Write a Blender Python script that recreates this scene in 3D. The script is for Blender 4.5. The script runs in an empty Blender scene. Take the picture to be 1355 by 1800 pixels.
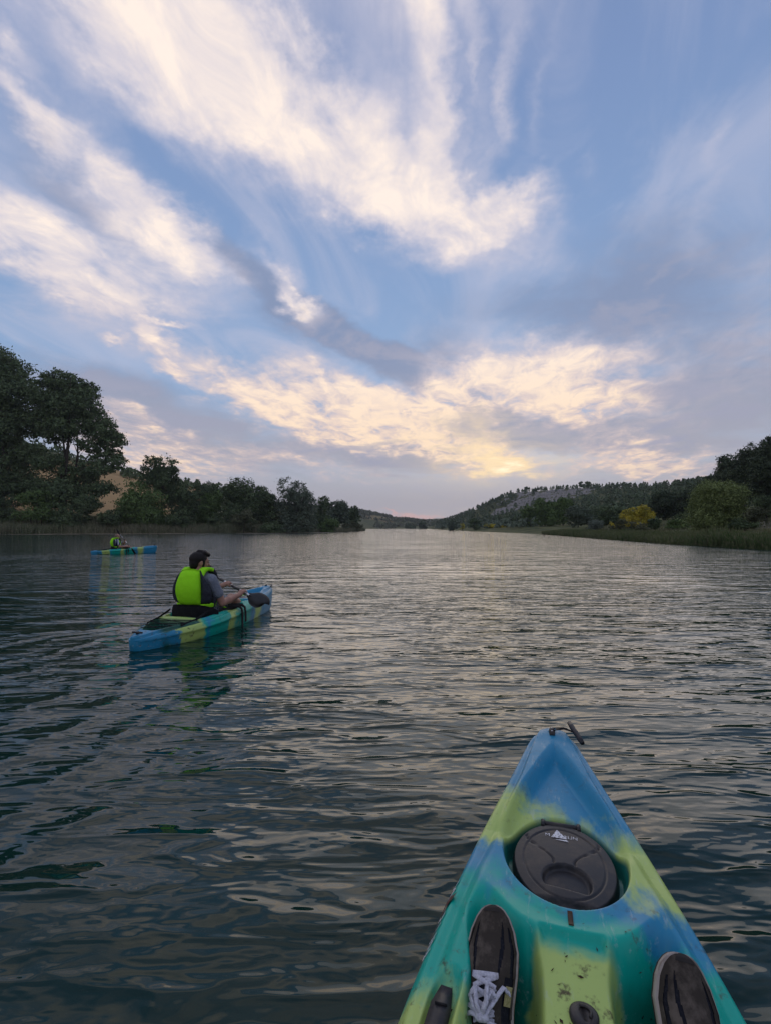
import bpy, bmesh, math, random
import numpy as np
from mathutils import Vector, Matrix, Euler
R = math.radians
SC = bpy.context.scene
COL = SC.collection

# ---------------------------------------------------------------- camera
cam = bpy.data.objects.new('camera', bpy.data.cameras.new('camera'))
COL.objects.link(cam)
cam.location = (0, 0, 1.2)
cam.rotation_euler = (R(91.81), 0, 0)
cam.data.sensor_fit = 'VERTICAL'
cam.data.sensor_height = 24.0
cam.data.lens = 24.0 * 885 / 1800
cam.data.clip_start = 0.05
cam.data.clip_end = 6000
SC.camera = cam
SC.view_settings.view_transform = 'Standard'
SC.view_settings.look = 'None'
SC.view_settings.exposure = 0.2
SC.view_settings.gamma = 1.0
SC.view_settings.use_curve_mapping = False
SC.cycles.max_bounces = 6
SC.cycles.diffuse_bounces = 2
SC.cycles.glossy_bounces = 3
SC.cycles.transmission_bounces = 3
SC.cycles.use_adaptive_sampling = True

SUN_AZ, SUN_EL = R(13.0), R(6.0)          # azimuth from +Y towards +X

# ---------------------------------------------------------------- node helpers
def lin(r, g, b):
    def f(c):
        c /= 255.0
        return c / 12.92 if c <= 0.04045 else ((c + 0.055) / 1.055) ** 2.4
    return (f(r), f(g), f(b), 1.0)

class NB:
    """small expression builder on a node tree"""
    def __init__(self, nt):
        self.nt = nt; nt.nodes.clear()
    def new(self, t, **kw):
        n = self.nt.nodes.new(t)
        for k, v in kw.items():
            setattr(n, k, v)
        return n
    def put(self, sock, v):
        if isinstance(v, bpy.types.NodeSocket):
            self.nt.links.new(v, sock)
        elif v is not None:
            if hasattr(sock, 'default_value'):
                if hasattr(sock.default_value, '__len__') and not hasattr(v, '__len__'):
                    v = (v,) * len(sock.default_value)
                sock.default_value = v
    def m(self, op, a, b=None, c=None, clamp=False):
        n = self.new('ShaderNodeMath', operation=op, use_clamp=clamp)
        for i, v in enumerate((a, b, c)):
            if v is not None:
                self.put(n.inputs[i], v)
        return n.outputs[0]
    def v(self, op, a, b=None, scale=None):
        n = self.new('ShaderNodeVectorMath', operation=op)
        self.put(n.inputs[0], a)
        if b is not None: self.put(n.inputs[1], b)
        if scale is not None: self.put(n.inputs['Scale'], scale)
        return n.outputs['Value'] if op in ('DOT_PRODUCT', 'LENGTH', 'DISTANCE') else n.outputs[0]
    def sep(self, v):
        n = self.new('ShaderNodeSeparateXYZ'); self.put(n.inputs[0], v); return n.outputs
    def comb(self, x, y, z=0.0):
        n = self.new('ShaderNodeCombineXYZ')
        for i, q in enumerate((x, y, z)): self.put(n.inputs[i], q)
        return n.outputs[0]
    def noise(self, vec, scale=1.0, detail=4.0, rough=0.5, dist=0.0, dim='3D', lac=2.0, color=False):
        n = self.new('ShaderNodeTexNoise', noise_dimensions=dim)
        self.put(n.inputs['Vector'], vec); self.put(n.inputs['Scale'], scale)
        self.put(n.inputs['Detail'], detail); self.put(n.inputs['Roughness'], rough)
        self.put(n.inputs['Distortion'], dist); self.put(n.inputs['Lacunarity'], lac)
        return n.outputs[1] if color else n.outputs[0]
    def smooth(self, x, a, b, lo=0.0, hi=1.0):
        n = self.new('ShaderNodeMapRange', interpolation_type='SMOOTHSTEP')
        for k, q in zip(('Value', 'From Min', 'From Max', 'To Min', 'To Max'), (x, a, b, lo, hi)):
            self.put(n.inputs[k], q)
        return n.outputs[0]
    def linmap(self, x, a, b, lo=0.0, hi=1.0):
        n = self.new('ShaderNodeMapRange', interpolation_type='LINEAR')
        for k, q in zip(('Value', 'From Min', 'From Max', 'To Min', 'To Max'), (x, a, b, lo, hi)):
            self.put(n.inputs[k], q)
        return n.outputs[0]
    def mix(self, f, a, b, mode='MIX'):
        n = self.new('ShaderNodeMix', data_type='RGBA', blend_type=mode)
        self.put(n.inputs[0], f); self.put(n.inputs[6], a); self.put(n.inputs[7], b)
        return n.outputs[2]
    def ramp(self, f, stops, interp='LINEAR'):
        n = self.new('ShaderNodeValToRGB'); self.put(n.inputs[0], f)
        cr = n.color_ramp; cr.interpolation = interp
        while len(cr.elements) < len(stops): cr.elements.new(0.5)
        for e, (p, c) in zip(cr.elements, stops):
            e.position = p; e.color = c
        return n.outputs[0]

# ---------------------------------------------------------------- sky
# cloud banks: azimuth, elevation, half length, half width, tilt (degrees), strength
BRIGHT = [
    (-28.35, 42.7, 20.21, 8.26, -12.5, 1.3), (-15.02, 39.78, 21.69, 8.17, -16.1, 1.1), (-15.62, 44.02, 12.5, 6.44, -17.4, 0.5), (-1.78, 37.03, 18.14, 7.45, -15.9, 0.95),
    (7.88, 31.06, 16.36, 5.43, -15.3, 1.15), (14.11, 31.9, 6.08, 4.23, 17.6, 0.8), (5.97, 41.89, 11.78, 3.43, -77.8, 0.65), (13.2, 40.56, 10.85, 2.79, -100.2, 0.65),
    (10.09, 42.99, 8.89, 1.88, -90.0, 0.5), (17.7, 40.31, 8.5, 1.79, -110.2, 0.4), (15.92, 34.31, 4.84, 1.42, 15.5, 0.5), (0.81, 44.44, 8.67, 10.82, -41.7, 0.35),
    (-36.61, 34.15, 5.73, 1.99, -23.0, 0.55), (-28.85, 31.25, 13.89, 4.17, -23.6, 1.0), (-23.1, 27.37, 9.96, 4.9, -17.9, 1.1), (-35.77, 24.54, 13.39, 6.13, -12.9, 1.2),
    (-30.8, 23.5, 15.19, 3.4, -3.8, 0.6), (-37.44, 37.59, 4.89, 1.38, -16.4, 0.5), (-12.27, 27.58, 5.86, 2.19, -37.7, 1.0), (-9.78, 24.85, 4.28, 1.5, -32.4, 0.9),
    (-24.62, 19.67, 3.93, 2.05, -43.2, 0.85), (-23.1, 21.14, 4.1, 0.73, 3.5, 0.6), (-23.92, 16.13, 2.63, 1.01, -11.8, 0.7), (-28.35, 18.68, 1.63, 0.66, 9.3, 0.4),
    (-15.02, 14.56, 16.42, 3.48, -18.1, 1.05), (-6.29, 14.97, 13.9, 3.51, -9.8, 0.95), (-11.96, 12.04, 7.92, 2.95, -17.4, 0.9), (-7.56, 17.88, 11.19, 2.97, -16.4, 0.65),
    (-2.75, 11.98, 3.1, 1.86, 0.6, 0.95), (-1.46, 10.12, 6.14, 1.51, -4.6, 0.95), (-25.78, 10.27, 7.79, 1.37, -6.0, 0.9), (-24.72, 7.2, 13.76, 2.57, -9.8, 1.0),
    (-11.34, 7.57, 18.47, 1.88, -6.6, 0.65), (1.46, 13.53, 10.31, 2.45, -13.6, 0.6), (7.88, 15.51, 16.79, 6.04, 15.1, 1.0), (22.27, 16.76, 11.14, 4.64, -6.4, 1.0),
    (19.45, 13.37, 15.0, 3.45, -6.4, 1.0), (4.04, 12.27, 12.2, 3.7, -18.0, 0.9), (15.92, 16.24, 11.85, 3.47, 3.4, 0.6), (11.03, 7.77, 9.4, 3.41, -15.4, 1.1),
    (26.04, 7.69, 9.0, 2.82, -12.3, 0.95), (22.83, 6.3, 9.95, 1.41, -7.9, 0.6), (32.44, 6.15, 10.17, 2.69, -3.8, 0.35), (35.55, 16.3, 7.43, 6.05, 12.4, 0.4),
    (34.02, 33.92, 5.7, 1.57, 48.5, 0.4), (32.21, 27.65, 5.55, 2.77, 66.4, 0.4), (21.72, 34.02, 2.71, 1.43, 29.0, 0.5), (36.82, 23.38, 5.16, 5.05, -15.2, 0.35),
]
DARK = [
    (-1.78, 19.87, 26.49, 2.13, -27.5, 1.25), (-11.34, 23.79, 12.52, 3.48, -30.7, 0.6), (28.1, 23.59, 16.07, 7.93, 3.6, 0.85), (14.11, 23.03, 15.69, 3.2, -0.7, 0.35),
    (6.93, 18.77, 8.31, 3.44, -11.1, 0.6), (33.8, 12.6, 16.28, 9.62, -7.9, 0.95), (19.45, 10.44, 17.3, 2.46, -7.6, 1.1), (11.65, 10.41, 11.19, 2.2, -8.0, 0.7),
    (2.75, 8.85, 8.38, 1.89, -0.4, 0.9), (-23.65, 9.0, 17.68, 2.34, -11.2, 0.9), (-26.82, 12.95, 15.17, 3.35, -8.9, 0.9), (-6.29, 8.81, 20.85, 3.15, -5.0, 0.9),
    (-31.74, 29.05, 9.24, 2.95, -25.1, 0.6), (-34.47, 33.03, 7.19, 2.07, -24.5, 0.45), (-11.34, 42.18, 10.17, 9.43, 19.8, 0.4), (20.02, 4.73, 33.68, 4.23, -1.6, 0.5),
    (-20.31, 4.73, 28.07, 3.62, -3.6, 0.4),
]
GOLD = [
    (13.5, 7.02, 4.93, 2.09, -13.7, 0.9), (11.03, 8.7, 16.19, 6.79, -9.5, 0.45),
]
PINK = [
    (4.04, 1.29, 4.83, 0.45, -2.1, 1.0), (0.81, 1.49, 3.88, 0.26, -3.0, 0.5),
]


def build_world():
    w = bpy.data.worlds.new('World'); SC.world = w; w.use_nodes = True
    b = NB(w.node_tree)
    d = b.new('ShaderNodeTexCoord').outputs['Generated']
    x, y, z = b.sep(d)[:3]
    az = b.m('ARCTAN2', x, y)
    el = b.m('ARCSINE', z)
    D0 = b.comb(az, el)
    # cloud sheet seen from below: streaks run away from the viewer towards the sun
    zc = b.m('ADD', b.m('MAXIMUM', z, 0.0), 0.10)
    px, py = b.m('DIVIDE', x, zc), b.m('DIVIDE', y, zc)
    ca, sa = math.cos(SUN_AZ), math.sin(SUN_AZ)
    sx = b.m('SUBTRACT', b.m('MULTIPLY', px, ca), b.m('MULTIPLY', py, sa))
    sy = b.m('ADD', b.m('MULTIPLY', px, sa), b.m('MULTIPLY', py, ca))
    fib = b.noise(b.comb(b.m('MULTIPLY', sx, 1.9), b.m('MULTIPLY', sy, 0.80)), 1.7, 8.0, 0.58, 0.6, dim='2D')
    fine = b.noise(b.comb(b.m('MULTIPLY', sx, 3.6), b.m('MULTIPLY', sy, 2.2), 7.0), 2.0, 8.0, 0.64, 0.35, dim='2D')
    puff = b.noise(b.comb(b.m('MULTIPLY', sx, 1.0), b.m('MULTIPLY', sy, 1.1), 4.0), 2.4, 8.0, 0.62, 0.25, dim='2D')
    wob = b.noise(b.comb(b.m('MULTIPLY', az, 1.0), b.m('MULTIPLY', el, 1.7), 1.3), 7.0, 5.0, 0.6, color=True)
    D = b.v('ADD', D0, b.v('SCALE', b.v('SUBTRACT', wob, (0.5, 0.5, 0.5)), scale=0.15))
    Dn = b.new('ShaderNodeVectorMath', operation='MULTIPLY')
    b.put(Dn.inputs[0], D); Dn.inputs[1].default_value = (1, 1, 0); D = Dn.outputs[0]
    def banks(lst, D):
        acc = 0.0
        for (a, e, L, W, t, s) in lst:
            mp = b.new('ShaderNodeMapping', vector_type='TEXTURE')
            b.put(mp.inputs[0], D)
            mp.inputs['Location'].default_value = (R(a), R(e), 0)
            mp.inputs['Rotation'].default_value = (0, 0, R(t))
            mp.inputs['Scale'].default_value = (R(L), R(W), 1)
            g = b.new('ShaderNodeTexGradient', gradient_type='SPHERICAL')
            b.put(g.inputs[0], mp.outputs[0])
            acc = b.m('MULTIPLY_ADD', g.outputs['Fac'], s, acc)
        return acc
    bright = banks(BRIGHT, D)
    D2 = b.v('ADD', D0, b.v('SCALE', b.v('SUBTRACT', D, D0), scale=0.45))
    dark = banks(DARK, D2)
    gold = banks(GOLD, D)
    pink = banks(PINK, D)
    # outside the frame the same kind of cloud goes on
    side = b.smooth(b.m('ABSOLUTE', az), R(36), R(60))
    top = b.smooth(el, R(42), R(56))
    away = b.m('MAXIMUM', side, top)
    wide = b.noise(b.comb(b.m('MULTIPLY', sx, 0.9), b.m('MULTIPLY', sy, 0.45)), 0.9, 3.0, 0.5, dim='2D')
    bright = b.m('ADD', bright, b.m('MULTIPLY', away, b.linmap(wide, 0.38, 0.66, 0.0, 0.85)))
    dark = b.m('ADD', dark, b.m('MULTIPLY', away, b.linmap(wide, 0.62, 0.40, 0.0, 0.6)))

    sky = b.new('ShaderNodeTexSky', sky_type='NISHITA', sun_disc=False)
    sky.sun_elevation = SUN_EL; sky.sun_rotation = SUN_AZ
    sky.air_density = 1.0; sky.dust_density = 1.0; sky.ozone_density = 2.0; sky.altitude = 700
    nish = b.v('SCALE', sky.outputs[0], scale=0.10)
    blue = b.ramp(b.linmap(el, 0.0, R(60)), [
        (0.00, lin(176, 172, 182)), (0.08, lin(160, 170, 190)), (0.24, lin(140, 168, 206)), (0.45, lin(130, 158, 200)),
        (0.70, lin(122, 146, 190)), (1.00, lin(116, 134, 176))])
    base = b.mix(0.85, nish, blue)
    # thin veil and grey under-layer
    veil = b.m('MULTIPLY', b.smooth(fib, 0.34, 0.72), 0.42)
    base = b.mix(veil, base, lin(190, 190, 208))
    hz = b.smooth(el, R(9.5), R(2.5))
    dk = b.m('MULTIPLY', dark, b.linmap(puff, 0.25, 0.75, 0.70, 1.5))
    dk = b.m('MAXIMUM', b.smooth(dk, 0.02, 0.85, 0.0, 0.92), b.m('MULTIPLY', hz, 0.85))
    grey = b.mix(b.smooth(el, R(4), R(22)), lin(166, 163, 173), lin(128, 142, 172))
    col = b.mix(dk, base, grey)
    # bright, sunlit cloud
    tex = b.m('ADD', b.m('ADD', b.m('MULTIPLY', fib, 0.42), b.m('MULTIPLY', puff, 0.50)), b.m('MULTIPLY', fine, 0.28))     # about 0.6
    low = b.m('ADD', b.m('ADD', b.m('MULTIPLY', fib, 0.15), b.m('MULTIPLY', puff, 0.35)), b.m('MULTIPLY', fine, 0.70))
    warm = b.smooth(el, R(26), R(8))
    tex = b.m('ADD', tex, b.m('MULTIPLY', warm, b.m('SUBTRACT', low, tex)))
    br = b.m('MULTIPLY', bright, b.linmap(tex, 0.40, 0.80, b.linmap(warm, 0, 1, 0.42, 0.10), b.linmap(warm, 0, 1, 1.6, 2.0)))
    mask = b.smooth(br, 0.02, 1.0, 0.0, 0.96)
    core = b.m('MULTIPLY', b.smooth(br, 0.35, 1.7), b.linmap(fine, 0.30, 0.66, 0.45, 1.15), clamp=True)
    thick = b.mix(warm, lin(248, 232, 220), lin(252, 224, 194))
    thin = b.mix(warm, lin(192, 190, 206), lin(212, 192, 188))
    col = b.mix(mask, col, b.mix(core, thin, thick))
    # grey shadows inside the lit cloud
    sh = b.m('MULTIPLY', b.smooth(dark, 0.2, 0.9), b.smooth(puff, 0.46, 0.62, 0.0, 0.75))
    col = b.mix(sh, col, lin(156, 158, 178))
    # the sun's glow through the thin cloud
    gl = b.m('MULTIPLY', gold, b.linmap(puff, 0.35, 0.65, 0.5, 1.3))
    col = b.mix(b.smooth(gl, 0.05, 0.75, 0.0, 0.85), col, lin(255, 226, 178))
    col = b.mix(b.smooth(gl, 0.70, 1.35, 0.0, 0.8), col, (1.25, 1.03, 0.72, 1))
    col = b.mix(b.smooth(pink, 0.05, 0.9, 0.0, 0.45), col, lin(232, 172, 158))
    bg = b.new('ShaderNodeBackground'); b.put(bg.inputs[0], col); bg.inputs[1].default_value = 1.0
    out = b.new('ShaderNodeOutputWorld'); b.nt.links.new(bg.outputs[0], out.inputs[0])
    w.cycles.sampling_method = 'MANUAL'; w.cycles.sample_map_resolution = 512
build_world()

sun = bpy.data.objects.new('sun', bpy.data.lights.new('sun', 'SUN'))
COL.objects.link(sun)
sun.data.energy = 0.46
sun.data.angle = R(58)
sun.data.color = (1.0, 0.86, 0.68)
sun.rotation_euler = Vector((-math.sin(SUN_AZ) * math.cos(SUN_EL), -math.cos(SUN_AZ) * math.cos(SUN_EL), -math.sin(SUN_EL))).to_track_quat('-Z', 'Y').to_euler()


# ---------------------------------------------------------------- object helpers
def tag(o, label=None, cat=None, group=None, kind=None):
    if label: o['label'] = label
    if cat: o['category'] = cat
    if group: o['group'] = group
    if kind: o['kind'] = kind
    return o
def link(name, me, mat=None, parent=None, smooth=False):
    o = bpy.data.objects.new(name, me); COL.objects.link(o)
    if mat is not None and not me.materials: me.materials.append(mat)
    if parent is not None: o.parent = parent
    if smooth:
        me.polygons.foreach_set('use_smooth', np.ones(len(me.polygons), bool))
    return o
def empty(name, loc=(0, 0, 0), rz=0.0):
    o = bpy.data.objects.new(name, None); COL.objects.link(o)
    o.location = loc; o.rotation_euler = (0, 0, rz); o.empty_display_size = 0.2
    return o
def copy_tree(o, parent=None):
    c = o.copy(); COL.objects.link(c); c.parent = parent
    for ch in list(o.children): copy_tree(ch, c)
    return c
def np_mesh(name, V, Fq, smooth=False):
    """quads or triangles from numpy arrays"""
    me = bpy.data.meshes.new(name)
    V = np.asarray(V, np.float32); Fq = np.asarray(Fq, np.int32); k = Fq.shape[1]
    me.vertices.add(len(V)); me.vertices.foreach_set('co', V.ravel())
    me.loops.add(Fq.size); me.loops.foreach_set('vertex_index', Fq.ravel())
    me.polygons.add(len(Fq)); me.polygons.foreach_set('loop_start', np.arange(0, Fq.size, k, dtype=np.int32))
    if smooth: me.polygons.foreach_set('use_smooth', np.ones(len(Fq), bool))
    me.update(calc_edges=True)
    return me
def grid_faces(nu, nv, wrap_v=False):
    i = np.arange(nu - 1)[:, None]; j = np.arange(nv if wrap_v else nv - 1)[None, :]
    j2 = (j + 1) % nv
    a = i * nv + j; b_ = i * nv + j2; c = (i + 1) * nv + j2; d = (i + 1) * nv + j
    return np.stack([a, b_, c, d], -1).reshape(-1, 4)
def tube(pts, radii, seg=8, caps=True):
    """tapered tube along a polyline -> V, F (quads; caps as degenerate rings)"""
    pts = np.asarray(pts, float); n = len(pts)
    radii = np.broadcast_to(np.asarray(radii, float), (n,)).copy()
    tang = np.gradient(pts, axis=0); tang /= np.linalg.norm(tang, axis=1)[:, None] + 1e-9
    if caps:
        pts = np.vstack([pts[:1], pts, pts[-1:]]); tang = np.vstack([tang[:1], tang, tang[-1:]])
        radii = np.concatenate([[1e-4], radii, [1e-4]]); n += 2
    ref = np.array([0.3, 0.2, 1.0]) if abs(tang[:, 2]).mean() < 0.9 else np.array([1.0, 0.2, 0.1])
    u = np.cross(tang, ref); u /= np.linalg.norm(u, axis=1)[:, None] + 1e-9
    v = np.cross(tang, u)
    th = np.linspace(0, 2 * np.pi, seg, endpoint=False)
    V = pts[:, None, :] + radii[:, None, None] * (np.cos(th)[None, :, None] * u[:, None, :] + np.sin(th)[None, :, None] * v[:, None, :])
    return V.reshape(-1, 3), grid_faces(n, seg, True)
def merge(parts):
    Vs, Fs, o = [], [], 0
    for V, F_ in parts:
        Vs.append(np.asarray(V)); Fs.append(np.asarray(F_) + o); o += len(V)
    return np.vstack(Vs), np.vstack(Fs)

def mat(name, col, rough=0.6, spec=0.3, **kw):
    m = bpy.data.materials.new(name); m.use_nodes = True
    p = m.node_tree.nodes['Principled BSDF']
    p.inputs['Base Color'].default_value = tuple(col[:3]) + (1,)
    p.inputs['Roughness'].default_value = rough
    p.inputs['Specular IOR Level'].default_value = spec
    for k, v in kw.items(): p.inputs[k].default_value = v
    return m
def node_mat(name, fn, rough=0.6, spec=0.3):
    """fn(b) -> dict of Principled inputs"""
    m = bpy.data.materials.new(name); m.use_nodes = True
    b = NB(m.node_tree)
    p = b.new('ShaderNodeBsdfPrincipled'); o = b.new('ShaderNodeOutputMaterial')
    b.nt.links.new(p.outputs[0], o.inputs[0])
    p.inputs['Roughness'].default_value = rough; p.inputs['Specular IOR Level'].default_value = spec
    for k, v in fn(b).items(): b.put(p.inputs[k], v)
    return m
def bump(b, h, strength=0.3, dist=0.01):
    n = b.new('ShaderNodeBump'); b.put(n.inputs['Height'], h)
    n.inputs['Strength'].default_value = strength; n.inputs['Distance'].default_value = dist
    return n.outputs[0]

# ---------------------------------------------------------------- terrain
rng = np.random.default_rng(7)
def vnoise(x, y, seed=0):
    """value noise, smooth"""
    x = np.asarray(x, float); y = np.asarray(y, float)
    xi, yi = np.floor(x).astype(np.int64), np.floor(y).astype(np.int64)
    fx, fy = x - xi, y - yi
    fx = fx * fx * (3 - 2 * fx); fy = fy * fy * (3 - 2 * fy)
    def h(a, c):
        n = (a * 374761393 + c * 668265263 + seed * 974711) & 0x7fffffff
        n = ((n ^ (n >> 13)) * 1274126177) & 0x7fffffff
        return ((n ^ (n >> 16)) & 0xffff) / 65535.0
    return (h(xi, yi) * (1 - fx) + h(xi + 1, yi) * fx) * (1 - fy) + (h(xi, yi + 1) * (1 - fx) + h(xi + 1, yi + 1) * fx) * fy
def fbm(x, y, oct=4, seed=0):
    s, a = 0.0, 0.5
    for k in range(oct):
        s = s + a * vnoise(np.asarray(x) * 2 ** k, np.asarray(y) * 2 ** k, seed + k); a *= 0.5
    return s
def seg_dist(P, A, B):
    d = B - A; t = np.clip(((P - A) @ d) / (d @ d), 0, 1)
    q = P - (A + t[:, None] * d)
    return np.hypot(q[:, 0], q[:, 1]), t
SHORE = np.array([(60, -900), (45, -300), (32, -60), (25, 8), (21.3, 27), (21.6, 37), (24.8, 59), (30, 95), (30, 150), (32, 236), (40, 400), (54, 620),
                  (50, 700), (10, 745), (-30, 700), (-42, 560), (-34, 380), (-16, 255), (-8.5, 196), (-12, 168), (-22, 136), (-40, 114), (-60, 105), (-86, 98),
                  (-104, 40), (-115, -60), (-130, -300), (-150, -900)], float)
RIDGES = [  # x, y, height above the lake
    np.array([(300, -500, 40), (250, -20, 32), (228, 150, 31), (205, 262, 27), (196, 300, 26), (186, 345, 27), (162, 402, 31.5), (146, 432, 33.0), (124, 462, 33.0),
              (106, 500, 23.5), (80, 560, 11.5), (58, 640, 3.0)], float),
    np.array([(-420, -500, 40), (-300, 60, 38), (-190, 180, 38), (-142, 220, 32.5), (-116, 232, 24.5), (-94, 244, 20), (-70, 290, 15), (-75, 450, 16), (-130, 640, 20)], float),
    np.array([(-900, 1000, 80), (-420, 1010, 62), (-200, 1000, 44), (-62, 1000, 33), (-20, 1000, 27), (26, 1000, 16.5), (60, 1010, 11), (100, 1060, 10), (200, 1150, 26), (500, 1250, 60), (1400, 1200, 90)], float)]
def in_lake(P):
    c = np.zeros(len(P), bool); n = len(SHORE)
    for i in range(n):
        (x1, y1), (x2, y2) = SHORE[i], SHORE[(i + 1) % n]
        k = ((y1 > P[:, 1]) != (y2 > P[:, 1]))
        with np.errstate(divide='ignore', invalid='ignore'):
            xs = (x2 - x1) * (P[:, 1] - y1) / (y2 - y1) + x1
        c ^= k & (P[:, 0] < xs)
    return c
def terrain_h(x, y):
    x = np.atleast_1d(np.asarray(x, float)); y = np.atleast_1d(np.asarray(y, float))
    P = np.stack([x, y], -1)
    ds = np.full(len(P), 1e9)
    for i in range(len(SHORE) - 1):
        ds = np.minimum(ds, seg_dist(P, SHORE[i], SHORE[i + 1])[0])
    lake = in_lake(P)
    hill = np.zeros(len(P))
    for rd in RIDGES:
        best = np.full(len(P), 1e9); hr = np.zeros(len(P))
        for i in range(len(rd) - 1):
            d, t = seg_dist(P, rd[i, :2], rd[i + 1, :2])
            h = rd[i, 2] * (1 - t) + rd[i + 1, 2] * t
            k = d < best; best[k] = d[k]; hr[k] = h[k]
        t = ds / (ds + best + 1e-6)
        hill = np.maximum(hill, hr * (t * t * (3 - 2 * t)))
    n = fbm(x / 23, y / 23, 4, 3) - 0.47
    amp = np.clip(ds / 30, 0, 1)
    z = np.minimum(ds * 0.10, 0.9) + hill + n * amp * 2.2 + (fbm(x / 3.1, y / 3.1, 3, 9) - 0.44) * np.minimum(ds * 0.2, 0.7)
    return np.where(lake, -np.minimum(ds * 0.25, 2.5) - 0.05, z)
def ground(x, y): return float(terrain_h(x, y)[0])
def at(px, Y): return (px - 677.5) / 885.0 * Y           # the x of a bearing at depth Y
def top_h(py, Y): return 1.2 + (928.0 - py) / 885.0 * Y    # height seen at that depth

def build_terrain():
    # finer rows and columns near the lake shores
    def spread(knots):
        out = []
        for (a, b_, st) in knots: out.append(np.arange(a, b_, st))
        return np.concatenate(out)
    xs = spread([(-1700, -400, 60), (-400, -150, 9), (-150, -4, 2.2), (-4, 18, 4), (18, 70, 1.3), (70, 230, 3.5), (230, 420, 15), (420, 1701, 80)])
    ys = spread([(-900, -60, 40), (-60, 14, 4), (14, 130, 1.6), (130, 320, 4), (320, 700, 7), (700, 1150, 15), (1150, 2500, 90)])
    X, Y = np.meshgrid(xs, ys, indexing='ij')
    z = terrain_h(X.ravel(), Y.ravel())
    V = np.stack([X.ravel(), Y.ravel(), z], -1)
    me = np_mesh('ground', V, grid_faces(len(xs), len(ys))[:, ::-1], smooth=True)
    # ground cover: wheat fields, bare rock
    x, y = V[:, 0], V[:, 1]
    w = np.zeros(len(V)); r = np.zeros(len(V))
    k = (x < -62) & (y > 128) & (y < 330) & (z > 4.0) & (x < -0.34 * y)
    w[k] = np.clip((z[k] - 4.0) / 1.5, 0, 1) * np.clip((27.0 - z[k] + 6 * (fbm(x[k] / 30, y[k] / 30, 3, 5) - .5)) / 2.5, 0, 1)
    far = (y > 760) & (x < 220)
    st = fbm(x / 90 + 3, y / 55, 2, 21)
    w[far] = np.maximum(w[far], ((st[far] > 0.56)).astype(float) * 0.35)
    bank = (x > 15) & (x < 75) & (y < 80) & (z > 0.9)
    r[bank] = np.clip((fbm(x[bank] / 6, y[bank] / 6, 4, 31) - 0.52) * 9, 0, 0.8)
    ca = me.attributes.new('cover', 'FLOAT_COLOR', 'POINT')
    ca.data.foreach_set('color', np.stack([w, r, np.zeros_like(w), np.ones_like(w)], -1).astype(np.float32).ravel())
    def fn(b):
        a = b.new('ShaderNodeAttribute', attribute_name='cover').outputs['Color']
        s = b.new('ShaderNodeSeparateColor'); b.put(s.inputs[0], a)
        p = b.new('ShaderNodeNewGeometry').outputs['Position']
        n1 = b.noise(p, 0.22, 5, 0.6); n2 = b.noise(p, 2.4, 4, 0.65)
        g = b.mix(b.smooth(n1, 0.35, 0.66), (0.045, 0.062, 0.024, 1), (0.12, 0.125, 0.05, 1))
        g = b.mix(b.smooth(n2, 0.5, 0.72, 0, 0.6), g, (0.10, 0.085, 0.05, 1))
        c = b.mix(s.outputs[0], g, b.mix(n1, (0.38, 0.24, 0.11, 1), (0.46, 0.31, 0.15, 1)))
        c = b.mix(s.outputs[1], c, b.mix(n2, (0.16, 0.14, 0.12, 1), (0.30, 0.28, 0.25, 1)))
        return {'Base Color': c, 'Normal': bump(b, n2, 0.5, 0.25)}
    return tag(link('ground', me, node_mat('ground', fn, 0.9, 0.1)), kind='structure')
build_terrain()

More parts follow.
